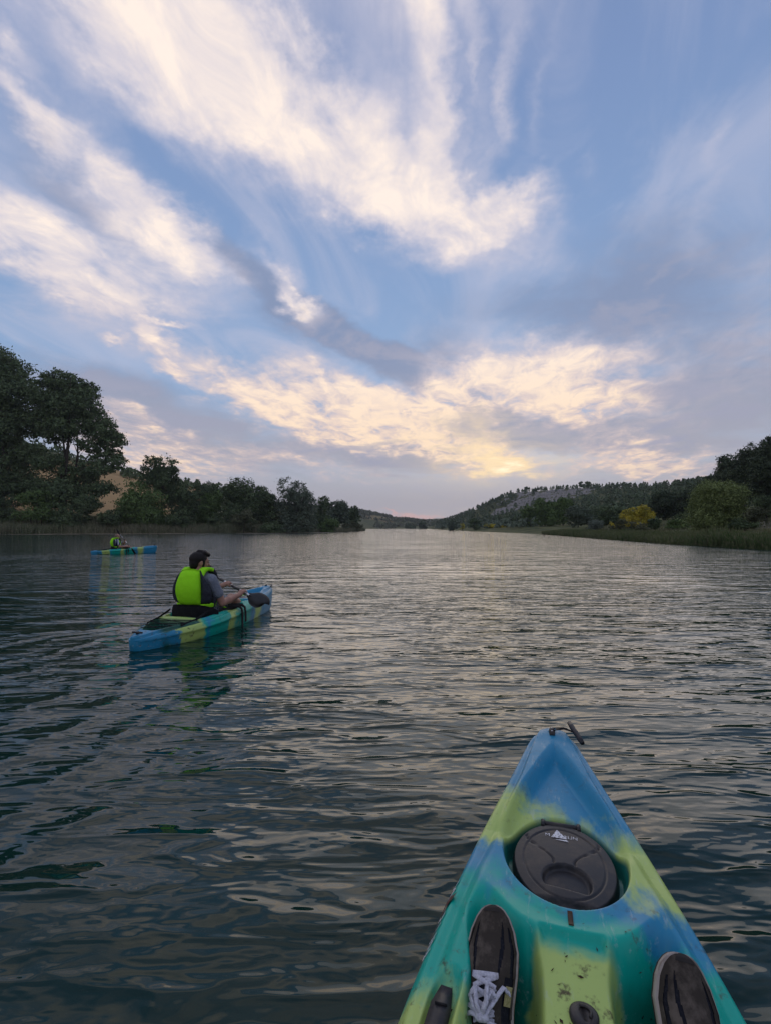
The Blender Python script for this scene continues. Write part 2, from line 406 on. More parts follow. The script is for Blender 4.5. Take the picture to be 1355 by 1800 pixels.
# ---------------------------------------------------------------- water
def build_water():
    V = [(-1700, -900, 0), (1700, -900, 0), (1700, 2400, 0), (-1700, 2400, 0)]
    me = np_mesh('lake_water', V, [(0, 1, 2, 3)])
    m = bpy.data.materials.new('lake_water'); m.use_nodes = True
    b = NB(m.node_tree)
    pos = b.new('ShaderNodeNewGeometry').outputs['Position']
    E_ = 0.004
    # height of the ripples, as a group evaluated three times for its slope
    gt = bpy.data.node_groups.new('ripple_height', 'ShaderNodeTree')
    gt.interface.new_socket('P', in_out='INPUT', socket_type='NodeSocketVector')
    gt.interface.new_socket('H', in_out='OUTPUT', socket_type='NodeSocketFloat')
    g = NB(gt)
    gi = g.new('NodeGroupInput'); go = g.new('NodeGroupOutput')
    P = gi.outputs[0]
    def mapped(rot, sx, sy, off=0.0):
        mp = g.new('ShaderNodeMapping'); g.put(mp.inputs[0], P)
        mp.inputs['Rotation'].default_value = (0, 0, R(rot)); mp.inputs['Scale'].default_value = (sx, sy, 1)
        mp.inputs['Location'].default_value = (off, off * 1.7, 0)
        return mp.outputs[0]
    n1 = g.noise(mapped(8, 0.55, 1.60, 3), 1.0, 1.0, 0.5, 0.30, dim='2D')       # long low crests across the view
    n2 = g.noise(mapped(-10, 2.0, 6.4, 9), 1.0, 2.0, 0.55, 0.35, dim='2D')         # ripples
    n3 = g.noise(mapped(16, 9.0, 22.0, 1), 1.0, 1.0, 0.5, 0.2, dim='2D')         # fine ripples
    calm = g.smooth(g.noise(mapped(30, 0.16, 0.22, 5), 1.0, 2.0, 0.5, dim='2D'), 0.30, 0.62, 0.45, 1.0)
    H = g.m('MULTIPLY', g.m('POWER', n1, 2.0), 0.065)
    H = g.m('MULTIPLY_ADD', g.m('POWER', n2, 3.0), g.m('MULTIPLY', calm, 0.052), H)
    H = g.m('MULTIPLY_ADD', g.m('POWER', n3, 2.0), g.m('MULTIPLY', calm, 0.0050), H)
    # wake of the near kayak: arcs that spread behind it to the left
    px, py, pz = g.sep(P)[:3]
    for (ox, oy, hx, hy, amp, fr, wid, ln) in ((-2.35, 5.4, -0.259, -0.966, 0.0075, 15.0, 3.0, 9.5), (0.30, 0.9, -0.276, -0.961, 0.0045, 21.0, 1.3, 4.0), (-12.6, 23.2, -0.788, -0.616, 0.018, 8.0, 3.4, 14.0)):
        dx, dy = g.m('SUBTRACT', px, ox), g.m('SUBTRACT', py, oy)
        along = g.m('ADD', g.m('MULTIPLY', dx, hx), g.m('MULTIPLY', dy, hy))
        across = g.m('ABSOLUTE', g.m('ADD', g.m('MULTIPLY', dx, -hy), g.m('MULTIPLY', dy, hx)))
        wv = g.m('SUBTRACT', g.m('MULTIPLY', across, fr), g.m('MULTIPLY', along, fr * 0.22))
        wv = g.m('ADD', wv, g.m('ADD', g.m('MULTIPLY', n1, 11.0), g.m('MULTIPLY', g.m('MULTIPLY', along, along), fr * 0.022)))
        env = g.m('MULTIPLY', g.smooth(along, -0.8, 0.8), g.smooth(along, ln, ln * 0.4))
        env = g.m('MULTIPLY', env, g.m('MULTIPLY', g.smooth(across, wid, wid * 0.35), g.smooth(across, 0.1, 0.5)))
        H = g.m('MULTIPLY_ADD', g.m('POWER', g.m('MULTIPLY_ADD', g.m('SINE', wv), 0.5, 0.5), 2.0), g.m('MULTIPLY', env, amp * 2), H)
    g.put(go.inputs[0], H)
    def height(off):
        n = b.new('ShaderNodeGroup'); n.node_tree = gt
        b.put(n.inputs[0], b.v('ADD', pos, off)); return n.outputs[0]
    h0, hx, hy = height((0, 0, 0)), height((E_, 0, 0)), height((0, E_, 0))
    nx = b.m('MULTIPLY', b.m('SUBTRACT', h0, hx), 1 / E_); ny = b.m('MULTIPLY', b.m('SUBTRACT', h0, hy), 1 / E_)
    nrm = b.v('NORMALIZE', b.comb(nx, ny, 1.0))
    p = b.new('ShaderNodeBsdfPrincipled'); o = b.new('ShaderNodeOutputMaterial')
    b.nt.links.new(p.outputs[0], o.inputs[0])
    p.inputs['Base Color'].default_value = (0.003, 0.026, 0.021, 1)
    p.inputs['Roughness'].default_value = 0.02
    p.inputs['IOR'].default_value = 1.333
    p.inputs['Specular IOR Level'].default_value = 0.5
    b.put(p.inputs['Normal'], nrm)
    return tag(link('lake_water', me, m), kind='structure')
build_water()


# ---------------------------------------------------------------- trees and shrubs
def leaf_mat(name, dark, light, hue2=None, trans=0.15):
    def fn(b):
        p = b.new('ShaderNodeTexCoord').outputs['Object']
        n1 = b.noise(p, 0.55, 3, 0.6); n2 = b.noise(p, 6.0, 2, 0.6)
        c = b.mix(b.smooth(n1, 0.32, 0.68), dark + (1,), light + (1,))
        c = b.mix(b.smooth(n2, 0.45, 0.75, 0, 0.55), c, tuple(min(1, q * 1.7) for q in (hue2 or light)) + (1,))
        return {'Base Color': c}
    return node_mat(name, fn, 0.7, 0.15)
LM = {
    'dark': leaf_mat('dark_foliage', (0.055, 0.082, 0.043), (0.112, 0.155, 0.068)),
    'poplar': leaf_mat('poplar_foliage', (0.062, 0.096, 0.046), (0.127, 0.174, 0.079)),
    'mid': leaf_mat('green_foliage', (0.066, 0.109, 0.034), (0.137, 0.204, 0.066)),
    'grey': leaf_mat('grey_green_foliage', (0.075, 0.098, 0.065), (0.141, 0.178, 0.119)),
    'silver': leaf_mat('silver_foliage', (0.101, 0.128, 0.101), (0.176, 0.209, 0.162)),
    'willow': leaf_mat('willow_foliage', (0.115, 0.150, 0.050), (0.215, 0.265, 0.095)),
    'pine': leaf_mat('pine_foliage', (0.036, 0.055, 0.035), (0.079, 0.105, 0.053)),
    'hillpine': leaf_mat('hill_pine_foliage', (0.058, 0.086, 0.048), (0.110, 0.145, 0.076)),
    'broom': leaf_mat('broom_blossom', (0.26, 0.22, 0.03), (0.74, 0.58, 0.07)),
    'scrub': leaf_mat('scrub_foliage', (0.067, 0.081, 0.042), (0.141, 0.149, 0.081)),
}
BARK = node_mat('bark', lambda b: {'Base Color': b.mix(b.noise(b.new('ShaderNodeTexCoord').outputs['Object'], 3.0, 5, 0.7), (0.020, 0.017, 0.014, 1), (0.085, 0.072, 0.058, 1))}, 0.9, 0.1)

def leaf_quads(C, N, S, rg, aspect=0.6):
    """one small bent-free quad for each centre, normal and size"""
    n = len(C)
    N = N / (np.linalg.norm(N, axis=1)[:, None] + 1e-9)
    a = rg.normal(size=(n, 3)); u = np.cross(N, a); u /= np.linalg.norm(u, axis=1)[:, None] + 1e-9
    v = np.cross(N, u)
    u = u * S[:, None] * 0.5; v = v * (S * aspect)[:, None] * 0.5
    V = np.stack([C - u, C + v * 1.0, C + u, C - v * 1.0], 1).reshape(-1, 3)
    return V, np.arange(4 * n).reshape(-1, 4)

def crown_mesh(name, lobes, n, size, seed, shell=0.55, droop=0.0, clump=24, tight=0.34, jit=0.9):
    """leaf clumps spread through overlapping lobes; gaps stay open between the clumps"""
    rg = np.random.default_rng(seed)
    lobes = np.asarray(lobes, float)
    vol = (lobes[:, 3] * lobes[:, 4] * lobes[:, 5]) ** (2 / 3.); pr = vol / vol.sum()
    nc = max(4, n // clump)
    li = rg.choice(len(lobes), nc, p=pr)
    d = rg.normal(size=(nc, 3)); d /= np.linalg.norm(d, axis=1)[:, None]
    rad = shell + (1.04 - shell) * rg.random(nc) ** 0.6
    L = lobes[li]
    cc = L[:, :3] + d * rad[:, None] * L[:, 3:6]
    cs = (L[:, 3:6].mean(1)) * tight * (0.55 + 0.8 * rg.random(nc))
    k = np.repeat(np.arange(nc), clump)
    off = rg.normal(size=(len(k), 3)) * (cs[k] * 0.5)[:, None]
    off[:, 2] *= 0.7
    P = cc[k] + off
    P[:, 2] -= droop * np.hypot(off[:, 0], off[:, 1])
    N = d[k] * 0.8 + rg.normal(size=(len(k), 3)) * jit + np.array([0, 0, 0.35])
    S = size * (0.6 + 0.8 * rg.random(len(k)))
    V, F_ = leaf_quads(P, N, S, rg)
    return np_mesh(name, V, F_)

def trunk_mesh(name, lobes, h0, r0, seed, trunks=1, spread=0.0, rise=0.55):
    rg = np.random.default_rng(seed)
    lobes = np.asarray(lobes, float); parts = []
    zt = lobes[:, 2].max()
    bases = [(rg.normal() * spread, rg.normal() * spread) for _ in range(trunks)]
    tops = []
    for i, (bx, by) in enumerate(bases):
        tx, ty = lobes[:, 0].mean() * 0.5 + bx * 2.2, lobes[:, 1].mean() * 0.5 + by * 2.2
        z = np.linspace(-0.6, zt, 9)
        q = np.clip(z / zt, 0, 1)
        pts = np.stack([bx + (tx - bx) * q ** 1.3 + rg.normal(size=9) * 0.012 * zt * q, by + (ty - by) * q ** 1.3 + rg.normal(size=9) * 0.012 * zt * q, z], -1)
        rr = r0 / math.sqrt(trunks) * (1.15 - 1.0 * q) + 0.01
        rr[0] *= 1.35
        parts.append(tube(pts, rr, 7)); tops.append(pts)
    for L in lobes:
        pts = tops[rg.integers(len(tops))]
        zb = max(h0, L[2] * rise)
        j = int(np.clip(np.searchsorted(pts[:, 2], zb), 1, 7))
        a = pts[j]; e = L[:3]
        mid = (a + e) / 2 + np.array([0, 0, -0.06 * np.linalg.norm(e - a)])
        c = np.array([a, a * 0.6 + mid * 0.4, mid, mid * .4 + e * .6, e])
        r = r0 * 0.34 / math.sqrt(trunks)
        parts.append(tube(c, np.linspace(r, r * 0.25, 5), 5))
        for _ in range(3):
            dd = rg.normal(size=3); dd[2] = abs(dd[2]) * 0.6; dd /= np.linalg.norm(dd)
            parts.append(tube(np.array([mid, mid + dd * L[3:6] * 0.45, mid + dd * L[3:6] * 0.9]), [r * 0.45, r * 0.3, r * 0.12], 4))
    V, F_ = merge(parts)
    return np_mesh(name, V, F_, smooth=True)

def lobes_round(n, seed, flat=1.0, low=0.35):
    """lobes filling a crown of half width 1 between z=low and z=1 (unit tree)"""
    rg = np.random.default_rng(seed); out = []
    for i in range(n):
        t = (i + 0.5) / n
        z = low + (1 - low) * (0.12 + 0.76 * rg.random())
        q = (z - low) / (1 - low)
        rmax = math.sqrt(max(0.0, 1 - (2 * q - 0.85) ** 2 / 1.4)) * 0.62
        a = 2.4 * i + rg.random() * 0.8
        r = rmax * (0.35 + 0.65 * rg.random())
        s = 0.25 + 0.16 * rg.random()
        out.append((math.cos(a) * r, math.sin(a) * r, z, s * 1.15, s * 1.15, s * (1 - low) * 0.62 * flat))
    return np.array(out)

def scaled(lobes, w, h):
    L = lobes.copy(); L[:, (0, 1, 3, 4)] *= w; L[:, (2, 5)] *= h
    return L
def make_tree(name, label, X, Y, w, h, leaf, seed, n=3000, size=0.35, lobes=None, cat='tree', group=None, low=0.3, nl=16, r0=None, trunks=1, spread=0.0,
              shell=0.55, z0=None, rz=0.0, tight=0.34, droop=0.0, flat=1.0):
    """a tree > trunk, crown; w = half width, h = height in metres"""
    z = ground(X, Y) if z0 is None else z0
    t = empty(name, (X, Y, z), rz); tag(t, label, cat, group)
    L = scaled(lobes if lobes is not None else lobes_round(nl, seed, flat, low), w, h)
    link('trunk', trunk_mesh('trunk', L, h * low * 0.6, r0 or h * 0.018, seed + 1, trunks, spread), BARK, t)
    link('crown', crown_mesh('crown', L, int(n * 2.4), size * 0.90, seed + 2, shell, droop, tight=tight), LM[leaf], t)
    return t
def shrub(name, label, X, Y, w, h, leaf, seed, n=1400, size=0.2, group=None, nl=9, low=0.05, cat='shrub', z0=None, shell=0.5):
    return make_tree(name, label, X, Y, w, h, leaf, seed, n, size, cat=cat, group=group, low=low, nl=nl, r0=h * 0.02, trunks=3, spread=0.08 * w, z0=z0, shell=shell)
def tree_px(name, label, x0, x1, ytop, Y, leaf, seed, **kw):
    """a tree seen between two bearings with its top at ytop, standing at depth Y"""
    X = at((x0 + x1) / 2, Y); w = (x1 - x0) / 2 / 885 * Y * 1.1
    h = (top_h(ytop, Y) - ground(X, Y)) * 0.97
    return make_tree(name, label, X, Y, w, h, leaf, seed, **kw)
def shrub_px(name, label, x0, x1, ytop, Y, leaf, seed, **kw):
    X = at((x0 + x1) / 2, Y); w = (x1 - x0) / 2 / 885 * Y * 1.1
    h = max(0.5, top_h(ytop, Y) - ground(X, Y))
    return shrub(name, label, X, Y, w, h, leaf, seed, **kw)

# --- left bank: two huge poplars at the edge of the view
LP = np.array([(-.10, 0, .93, .34, .34, .10), (.10, .1, .86, .40, .38, .11), (-.35, -.1, .82, .36, .36, .11), (.30, -.1, .74, .40, .36, .10), (-.30, .2, .68, .44, .4, .11),
               (.05, 0, .64, .40, .4, .10), (.48, .1, .58, .36, .34, .09), (-.55, 0, .56, .40, .36, .10), (.22, -.2, .50, .34, .34, .08), (-.2, .1, .46, .40, .4, .09),
               (.55, 0, .38, .34, .3, .07), (-.5, -.1, .36, .4, .36, .09), (.1, .1, .30, .5, .4, .09), (-.15, -.2, .2, .5, .4, .09), (.4, 0, .2, .45, .4, .08)])
big_l = make_tree('poplar_tree', 'tallest dark poplar, cut by the left edge of the picture', at(-4, 118), 118, 12.8, top_h(616, 118) - ground(at(-4, 118), 118), 'poplar', 11,
          n=30000, size=0.62, lobes=LP, r0=0.65, trunks=3, spread=0.9, tight=0.30, shell=0.35)
RP = np.array([(-.20, 0, .95, .30, .3, .07), (.02, 0, .93, .26, .26, .07), (.22, .1, .88, .26, .26, .08), (-.42, 0, .86, .34, .3, .10), (.30, -.1, .79, .34, .3, .10), (-.10, 0, .78, .40, .34, .10),
               (-.5, .1, .70, .34, .3, .10), (.48, .1, .69, .32, .3, .09), (.12, -.1, .66, .36, .34, .08), (.70, 0, .62, .28, .26, .08), (-.25, .1, .62, .34, .3, .08), (.86, 0, .55, .24, .22, .07),
               (.42, 0, .53, .24, .22, .05), (.74, .1, .46, .26, .22, .05), (.96, 0, .41, .20, .2, .045), (.60, -.1, .36, .34, .28, .055), (-.3, 0, .40, .34, .3, .06), (.18, .1, .33, .40, .3, .06),
               (-.4, .1, .24, .5, .4, .08), (.05, -.1, .2, .5, .4, .09), (.62, 0, .24, .34, .3, .05)])
make_tree('poplar_tree', 'broad dark poplar with bare trunks showing, second from the left edge', at(116, 115), 115, 12.0, top_h(654, 115) - ground(at(116, 115), 115), 'poplar', 23,
          n=26000, size=0.56, lobes=RP, r0=0.6, trunks=4, spread=0.8, tight=0.27, shell=0.35)
for i, (X, Y, s, rz) in enumerate(((-112, 116, .80, 1.9), (-124, 100, .62, 3.6), (-128, 74, .70, 5.0))):
    c = copy_tree(big_l); c.location = (X, Y, ground(X, Y)); c.scale = (s, s, s); c.rotation_euler = (0, 0, rz)
    tag(c, ('large', 'small', 'middle sized')[i] + ' dark poplar on the left bank outside the left edge of the picture', group='poplars past the left edge')
# understory in front of the poplars
for i, (a, c, t, Y, lf, lab) in enumerate([
        (-60, 40, 858, 110, 'dark', 'dark bush under the tallest poplar at the left edge'),
        (25, 110, 866, 109, 'mid', 'dull green bush at the foot of the two poplars'),
        (95, 175, 868, 108, 'dark', 'low dark bush right of the poplar trunks, before the wheat field')]):
    shrub_px('bush', lab, a, c, t, Y, lf, 40 + i, n=3600, size=0.42, group='bushes on the left bank')
# --- the row of trees along the left bank
rowL = [
    ('tree', 240, 330, 806, 123, 'dark', 'tall feathery dark tree rising behind the green tree on the left bank', dict(n=6000, size=.46, low=.2, tight=.26, nl=18)),
    ('tree', 200, 292, 843, 112, 'mid', 'leafy green tree right of the wheat field on the left bank', dict(n=8000, size=.45, low=.03, nl=22)),
    ('tree', 292, 352, 852, 122, 'dark', 'dark tree right of the feathery tall one', dict(n=5000, size=.45, low=.05)),
    ('tree', 328, 392, 848, 146, 'dark', 'round dark tree standing back on the left slope above the grass', dict(n=4600, size=.5, low=.05)),
    ('tree', 342, 398, 868, 130, 'mid', 'low mid green tree at the top of the grassy gap', dict(n=4600, size=.45, low=.03)),
    ('tree', 386, 462, 846, 128, 'dark', 'dark oak with knobbly top in the middle of the left row', dict(n=7500, size=.48, low=.03, nl=20)),
    ('tree', 440, 500, 860, 132, 'dark', 'dark tree between the knobbly oak and the grey green willow', dict(n=5500, size=.48, low=.03)),
    ('willow_tree', 480, 566, 843, 130, 'grey', 'big rounded grey green willow at the water on the left bank', dict(n=10000, size=.42, low=.02, nl=26, shell=.6)),
    ('tree', 548, 594, 874, 150, 'dark', 'dark tree just right of the big grey green willow', dict(n=4600, size=.5, low=.02)),
    ('tree', 574, 616, 880, 168, 'grey', 'smaller grey green tree near the end of the left bank', dict(n=4600, size=.55, low=.02)),
    ('tree', 598, 632, 886, 186, 'dark', 'last dark tree at the tip of the left bank', dict(n=4200, size=.6, low=.02)),
]
for i, (nm, a, c, t, Y, lf, lab, kw) in enumerate(rowL):
    tree_px(nm, lab, a, c, t, Y, lf, 100 + 7 * i, group='trees along the left bank', **kw)
for i, (a, c, t, Y, lf, lab) in enumerate([
        (364, 388, 902, 117, 'dark', 'small dark bush on the grass below the oak'), (398, 452, 898, 120, 'scrub', 'wide scrubby bush under the knobbly oak'),
        (455, 500, 905, 121, 'dark', 'low dark bush left of the grey green willow foot'), (556, 600, 910, 145, 'mid', 'low green bush right of the willow foot'),
        (596, 638, 916, 178, 'scrub', 'low scrub trailing into the lake at the tip of the left bank'), (292, 340, 893, 113, 'dark', 'dark bush at the left of the grassy gap'),
        (168, 215, 897, 107, 'dark', 'small dark bush behind the reeds below the wheat field')]):
    shrub_px('bush', lab, a, c, t, Y, lf, 200 + i, n=2200, size=0.36, group='bushes on the left bank')

# --- right bank
shrub_px('willow_bush', 'big round yellow green willow bush on the right bank', 1208, 1308, 852, 47, 'willow', 300, n=26000, size=0.15, nl=34, cat='bush', shell=.55)
pines = [(1238, 1292, 826, 102, 'lowest and leftmost of the big dark pines, half behind the willow bush'), (1256, 1312, 800, 96, 'second of the big dark pines from the left, behind the willow bush'),
         (1276, 1340, 784, 92, 'third of the big dark pines from the left'), (1302, 1366, 776, 88, 'fourth of the big dark pines from the left, among the tallest'), (1326, 1392, 768, 84, 'big dark pine cut by the right edge of the picture'),
         (1318, 1362, 800, 76, 'nearest of the big dark pines, its bare trunk showing over the scrub')]
for i, (a, c, t, Y, lab) in enumerate(pines):
    tree_px('pine_tree', lab, a, c, t, Y, 'pine', 320 + i, n=6000, size=0.34, low=.25, nl=22, r0=.2, group='big pines on the right bank')
rowR = [
    ('pine_tree', 1138, 1192, 866, 105, 'pine', 'dark rounded pine behind the yellow broom', dict(n=6000, size=.34, low=.1)),
    ('pine_tree', 1176, 1232, 862, 112, 'pine', 'dark pine left of the willow bush, behind it', dict(n=6000, size=.36, low=.1)),
    ('pine_tree', 1205, 1262, 846, 124, 'pine', 'dark pine on the rise between the willow bush and the big pines', dict(n=5000, size=.4, low=.1)),
    ('oak_tree', 1052, 1100, 888, 110, 'dark', 'dark oak left of the yellow broom', dict(n=5000, size=.36, low=.05)),
    ('poplar_tree', 938, 976, 878, 150, 'mid', 'left one of the two green poplars on the right bank', dict(n=4600, size=.45, low=.04)),
    ('poplar_tree', 966, 1012, 875, 142, 'mid', 'right one of the two green poplars on the right bank', dict(n=5200, size=.42, low=.04)),
    ('tree', 915, 948, 888, 165, 'mid', 'low green tree left of the two poplars on the right bank', dict(n=3600, size=.45, low=.04)),
    ('willow_tree', 992, 1038, 888, 108, 'grey', 'grey green willow tree beside the two poplars', dict(n=5600, size=.32, low=.03)),
    ('tree', 1032, 1070, 893, 135, 'hillpine', 'dull green tree behind the silver bush', dict(n=3600, size=.4, low=.04)),
]
for i, (nm, a, c, t, Y, lf, lab, kw) in enumerate(rowR):
    tree_px(nm, lab, a, c, t, Y, lf, 400 + 7 * i, group='trees along the right bank', **kw)
shrubsR = [
    (1030, 1062, 910, 78, 'silver', 'silver grey round bush at the water below the willow tree', 3200, .16), (1135, 1160, 912, 66, 'dark', 'round dark green bush right of the yellow broom', 2600, .15),
    (1112, 1146, 889, 70, 'broom', 'tall yellow flowering broom on the right bank', 3000, .15), (1086, 1126, 896, 71, 'broom', 'yellow broom bush left of the tall one', 2600, .15),
    (1070, 1090, 918, 68, 'broom', 'small low yellow broom bush nearest the silver bush', 900, .13),
    (1098, 1118, 905, 66, 'broom', 'low yellow broom in front of the two big ones', 1000, .13), (1134, 1146, 893, 72, 'broom', 'slim yellow broom right of the tall one', 800, .13),
    (1066, 1106, 914, 64, 'scrub', 'brownish scrub below the yellow broom', 2000, .15), (1100, 1140, 918, 62, 'scrub', 'dry scrub between broom and reeds', 2000, .15),
    (1165, 1212, 915, 60, 'mid', 'low green bramble left of the willow bush', 2200, .15), (1180, 1216, 898, 78, 'dark', 'dark bush behind the bramble', 2000, .18),
    (1296, 1350, 895, 50, 'scrub', 'dull scrub right of the willow bush', 2600, .14), (1320, 1372, 872, 60, 'dark', 'dark scrub under the big pines at the right edge', 2600, .17), (1284, 1330, 912, 44, 'dark', 'dark bramble at the right foot of the willow bush', 2400, .12),
    (848, 874, 921, 190, 'broom', 'far yellow broom bush at the water, left half of the patch', 900, .3), (868, 890, 922, 186, 'broom', 'far yellow broom bush at the water, right half of the patch', 800, .3),
    (806, 818, 919, 215, 'broom', 'far small yellowish bush left of the broom patch', 400, .3), (772, 784, 925, 300, 'scrub', 'far pale bush at the waterline beyond the broom patch', 300, .4),
]
for i, (a, c, t, Y, lf, lab, n, sz) in enumerate(shrubsR):
    shrub_px('broom_bush' if lf == 'broom' else 'bush', lab, a, c, t, Y, lf, 500 + i, n=n, size=sz, group='bushes on the right bank', nl=12)
farb = [(884, 908, 912, 178, 'grey', 'far grey green bush just right of the far broom patch'), (820, 846, 913, 200, 'dark', 'far dark bush left of the far broom patch'), (786, 806, 912, 230, 'grey', 'far grey bush at the foot of the wooded hill'),
        (900, 930, 908, 170, 'dark', 'dark bush left of the low green tree on the right bank'), (734, 752, 917, 560, 'dark', 'dark clump of trees at the far end of the lake, right one'), (712, 732, 919, 640, 'dark', 'dark clump of trees at the far end of the lake, left one')]
for i, (a, c, t, Y, lf, lab) in enumerate(farb):
    shrub_px('bush', lab, a, c, t, Y, lf, 540 + i, n=1800, size=0.0022 * Y, group='bushes at the far right shore', nl=10)
for i, (px, lab) in enumerate([(1021, 'left one of two round trees on the skyline of the right hill'), (1033, 'right one of two round trees on the skyline of the right hill')]):
    Y = 398 - 5 * i; X = at(px, Y)
    make_tree('round_tree', lab, X, Y, 2.5 + .4 * i, 6.2, 'dark', 600 + i, n=900, size=.8, low=.35, nl=8, r0=.2, group='skyline trees')
for i, (px, Y, hh, lab) in enumerate([(925, 452, 5, 'dark tree at the top left of the rock slope'), (943, 440, 4, 'small dark tree on the skyline above the rock slope')]):
    make_tree('round_tree', lab, at(px, Y), Y, 3, hh, 'dark', 620 + i, n=700, size=.8, low=.2, nl=8, r0=.2, group='skyline trees')

# --- far woods: one mass each
def wood_mesh(name, P, H, W, seed, per=26, size=0.5, conical=0.6):
    """many small pines: leaf tufts round a cone"""
    rg = np.random.default_rng(seed); n = len(P)
    k = np.repeat(np.arange(n), per)
    q = rg.random(len(k)) ** 0.8
    a = rg.random(len(k)) * 2 * np.pi
    rad = W[k] * ((1 - q) * conical + (1 - conical) * np.sqrt(np.clip(1 - (2 * q - 0.9) ** 2, 0, 1))) * (0.6 + 0.5 * rg.random(len(k)))
    C = np.stack([P[k, 0] + np.cos(a) * rad, P[k, 1] + np.sin(a) * rad, P[k, 2] + H[k] * (0.08 + 0.92 * q)], -1)
    N = np.stack([np.cos(a), np.sin(a), 0.5 + 0 * a], -1) + rg.normal(size=(len(k), 3)) * 0.5
    S = size * W[k] * (0.7 + 0.8 * rg.random(len(k)))
    V, F_ = leaf_quads(C, N, S, rg, 0.8)
    return np_mesh(name, V, F_)
def scatter(n, xr, yr, cond, seed):
    rg = np.random.default_rng(seed)
    x = rg.uniform(*xr, n); y = rg.uniform(*yr, n)
    z = terrain_h(x, y); px = 677.5 + 885 * x / y; py = 928 - 885 * (z - 1.2) / y
    k = cond(x, y, z, px, py)
    return np.stack([x[k], y[k], z[k]], -1), rg
def rocky(x, y): return ((x - 128) * 0.72 + (y - 428) * -0.69, (x - 128) * 0.69 + (y - 428) * 0.72)
def on_rock(x, y, grow=0.0):
    u = (x - 121) / (36 + grow); v = (y - 398) / (46 + grow)
    return u * u + v * v + (fbm(x / 11, y / 11, 3, 77) - .45) * 3.2 < 0.9
P, rg = scatter(5200, (25, 330), (110, 640), lambda x, y, z, px, py: (z > 3.0) & ~on_rock(x, y) & (px > 740) & (px < 1500), 5)
o = link('hill_wood', wood_mesh('hill_wood', P, rg.uniform(2.6, 4.8, len(P)), rg.uniform(1.1, 1.9, len(P)), 6, 34, 0.62), LM['hillpine'])
tag(o, 'young pine wood covering the hillside on the right', 'wood', kind='stuff')
P, rg = scatter(900, (25, 130), (130, 560), lambda x, y, z, px, py: (z > 0.7) & (z < 8) & (px > 745) & (px < 960), 15)
o = link('shore_scrub', wood_mesh('shore_scrub', P, rg.uniform(1.4, 3.2, len(P)), rg.uniform(1.2, 2.4, len(P)), 16, 40, 0.5, 0.2), LM['grey'])
tag(o, 'grey green scrub along the foot of the wooded hill', 'scrub', kind='stuff')
P, rg = scatter(1500, (-220, 60), (120, 330), lambda x, y, z, px, py: (z > 17) & (x < -40) & ((z > 23) | (px > 215)), 25)
o = link('ridge_wood', wood_mesh('ridge_wood', P, rg.uniform(2.0, 4.0, len(P)), rg.uniform(1.6, 2.6, len(P)), 26, 40, 0.5, 0.2), LM['dark'])
tag(o, 'dark wood on the ridge behind the left bank', 'wood', kind='stuff')
P, rg = scatter(4200, (-330, 330), (740, 1060), lambda x, y, z, px, py: (fbm(x / 60, y / 35, 3, 61) > 0.42) | (z > 0.9 * 28), 35)
o = link('far_wood', wood_mesh('far_wood', P, rg.uniform(3, 6.5, len(P)), rg.uniform(3, 5, len(P)), 36, 18, 0.8, 0.2), LM['scrub'])
tag(o, 'scattered trees and hedges on the hill at the far end of the lake', 'wood', kind='stuff')
P, rg = scatter(110, (40, 130), (22, 78), lambda x, y, z, px, py: (px > 1400) & (z > 1.5), 45)
o = link('pine_wood', wood_mesh('pine_wood', P, rg.uniform(9, 15, len(P)), rg.uniform(2.2, 3.4, len(P)), 46, 420, 0.30, 0.2), LM['pine'])
tag(o, 'dark pine wood going on past the right edge, seen mirrored in the lake', 'wood', kind='stuff')
# rock slabs on the hillside
def rocks():
    rg = np.random.default_rng(3); parts = []
    x = rg.uniform(80, 172, 2600); y = rg.uniform(340, 462, 2600)
    k = on_rock(x, y, -3); x, y = x[k], y[k]; z = terrain_h(x, y)
    for i in range(len(x)):
        L, W, H = rg.uniform(1.2, 4.6), rg.uniform(0.6, 1.3), rg.uniform(0.25, 0.8)
        a = 0.75 + rg.normal() * 0.25
        c, s = math.cos(a), math.sin(a)
        q = np.array([(-1, -1), (1, -1), (1, 1), (-1, 1)]) * (1 + rg.normal(size=(4, 2)) * 0.22)
        bot = np.stack([q[:, 0] * L / 2, q[:, 1] * W / 2, np.full(4, -0.6)], -1)
        topq = bot * np.array([0.86, 0.8, 1]); topq[:, 2] = H + rg.normal(size=4) * 0.1
        V = np.vstack([bot, topq]); V = np.stack([x[i] + V[:, 0] * c - V[:, 1] * s, y[i] + V[:, 0] * s + V[:, 1] * c, z[i] + V[:, 2]], -1)
        parts.append((V, np.array([(4, 5, 6, 7), (0, 1, 5, 4), (1, 2, 6, 5), (2, 3, 7, 6), (3, 0, 4, 7)])))
    V, F_ = merge(parts)
    m = node_mat('rock', lambda b: {'Base Color': b.mix(b.noise(b.new('ShaderNodeNewGeometry').outputs['Position'], 0.35, 5, 0.7), (0.14, 0.13, 0.12, 1), (0.46, 0.43, 0.40, 1))}, 0.9, 0.1)
    tag(link('rock_outcrop', np_mesh('rock_outcrop', V, F_), m), 'pale broken rock ledges on the slope of the right hill', 'rocks', kind='stuff')
rocks()

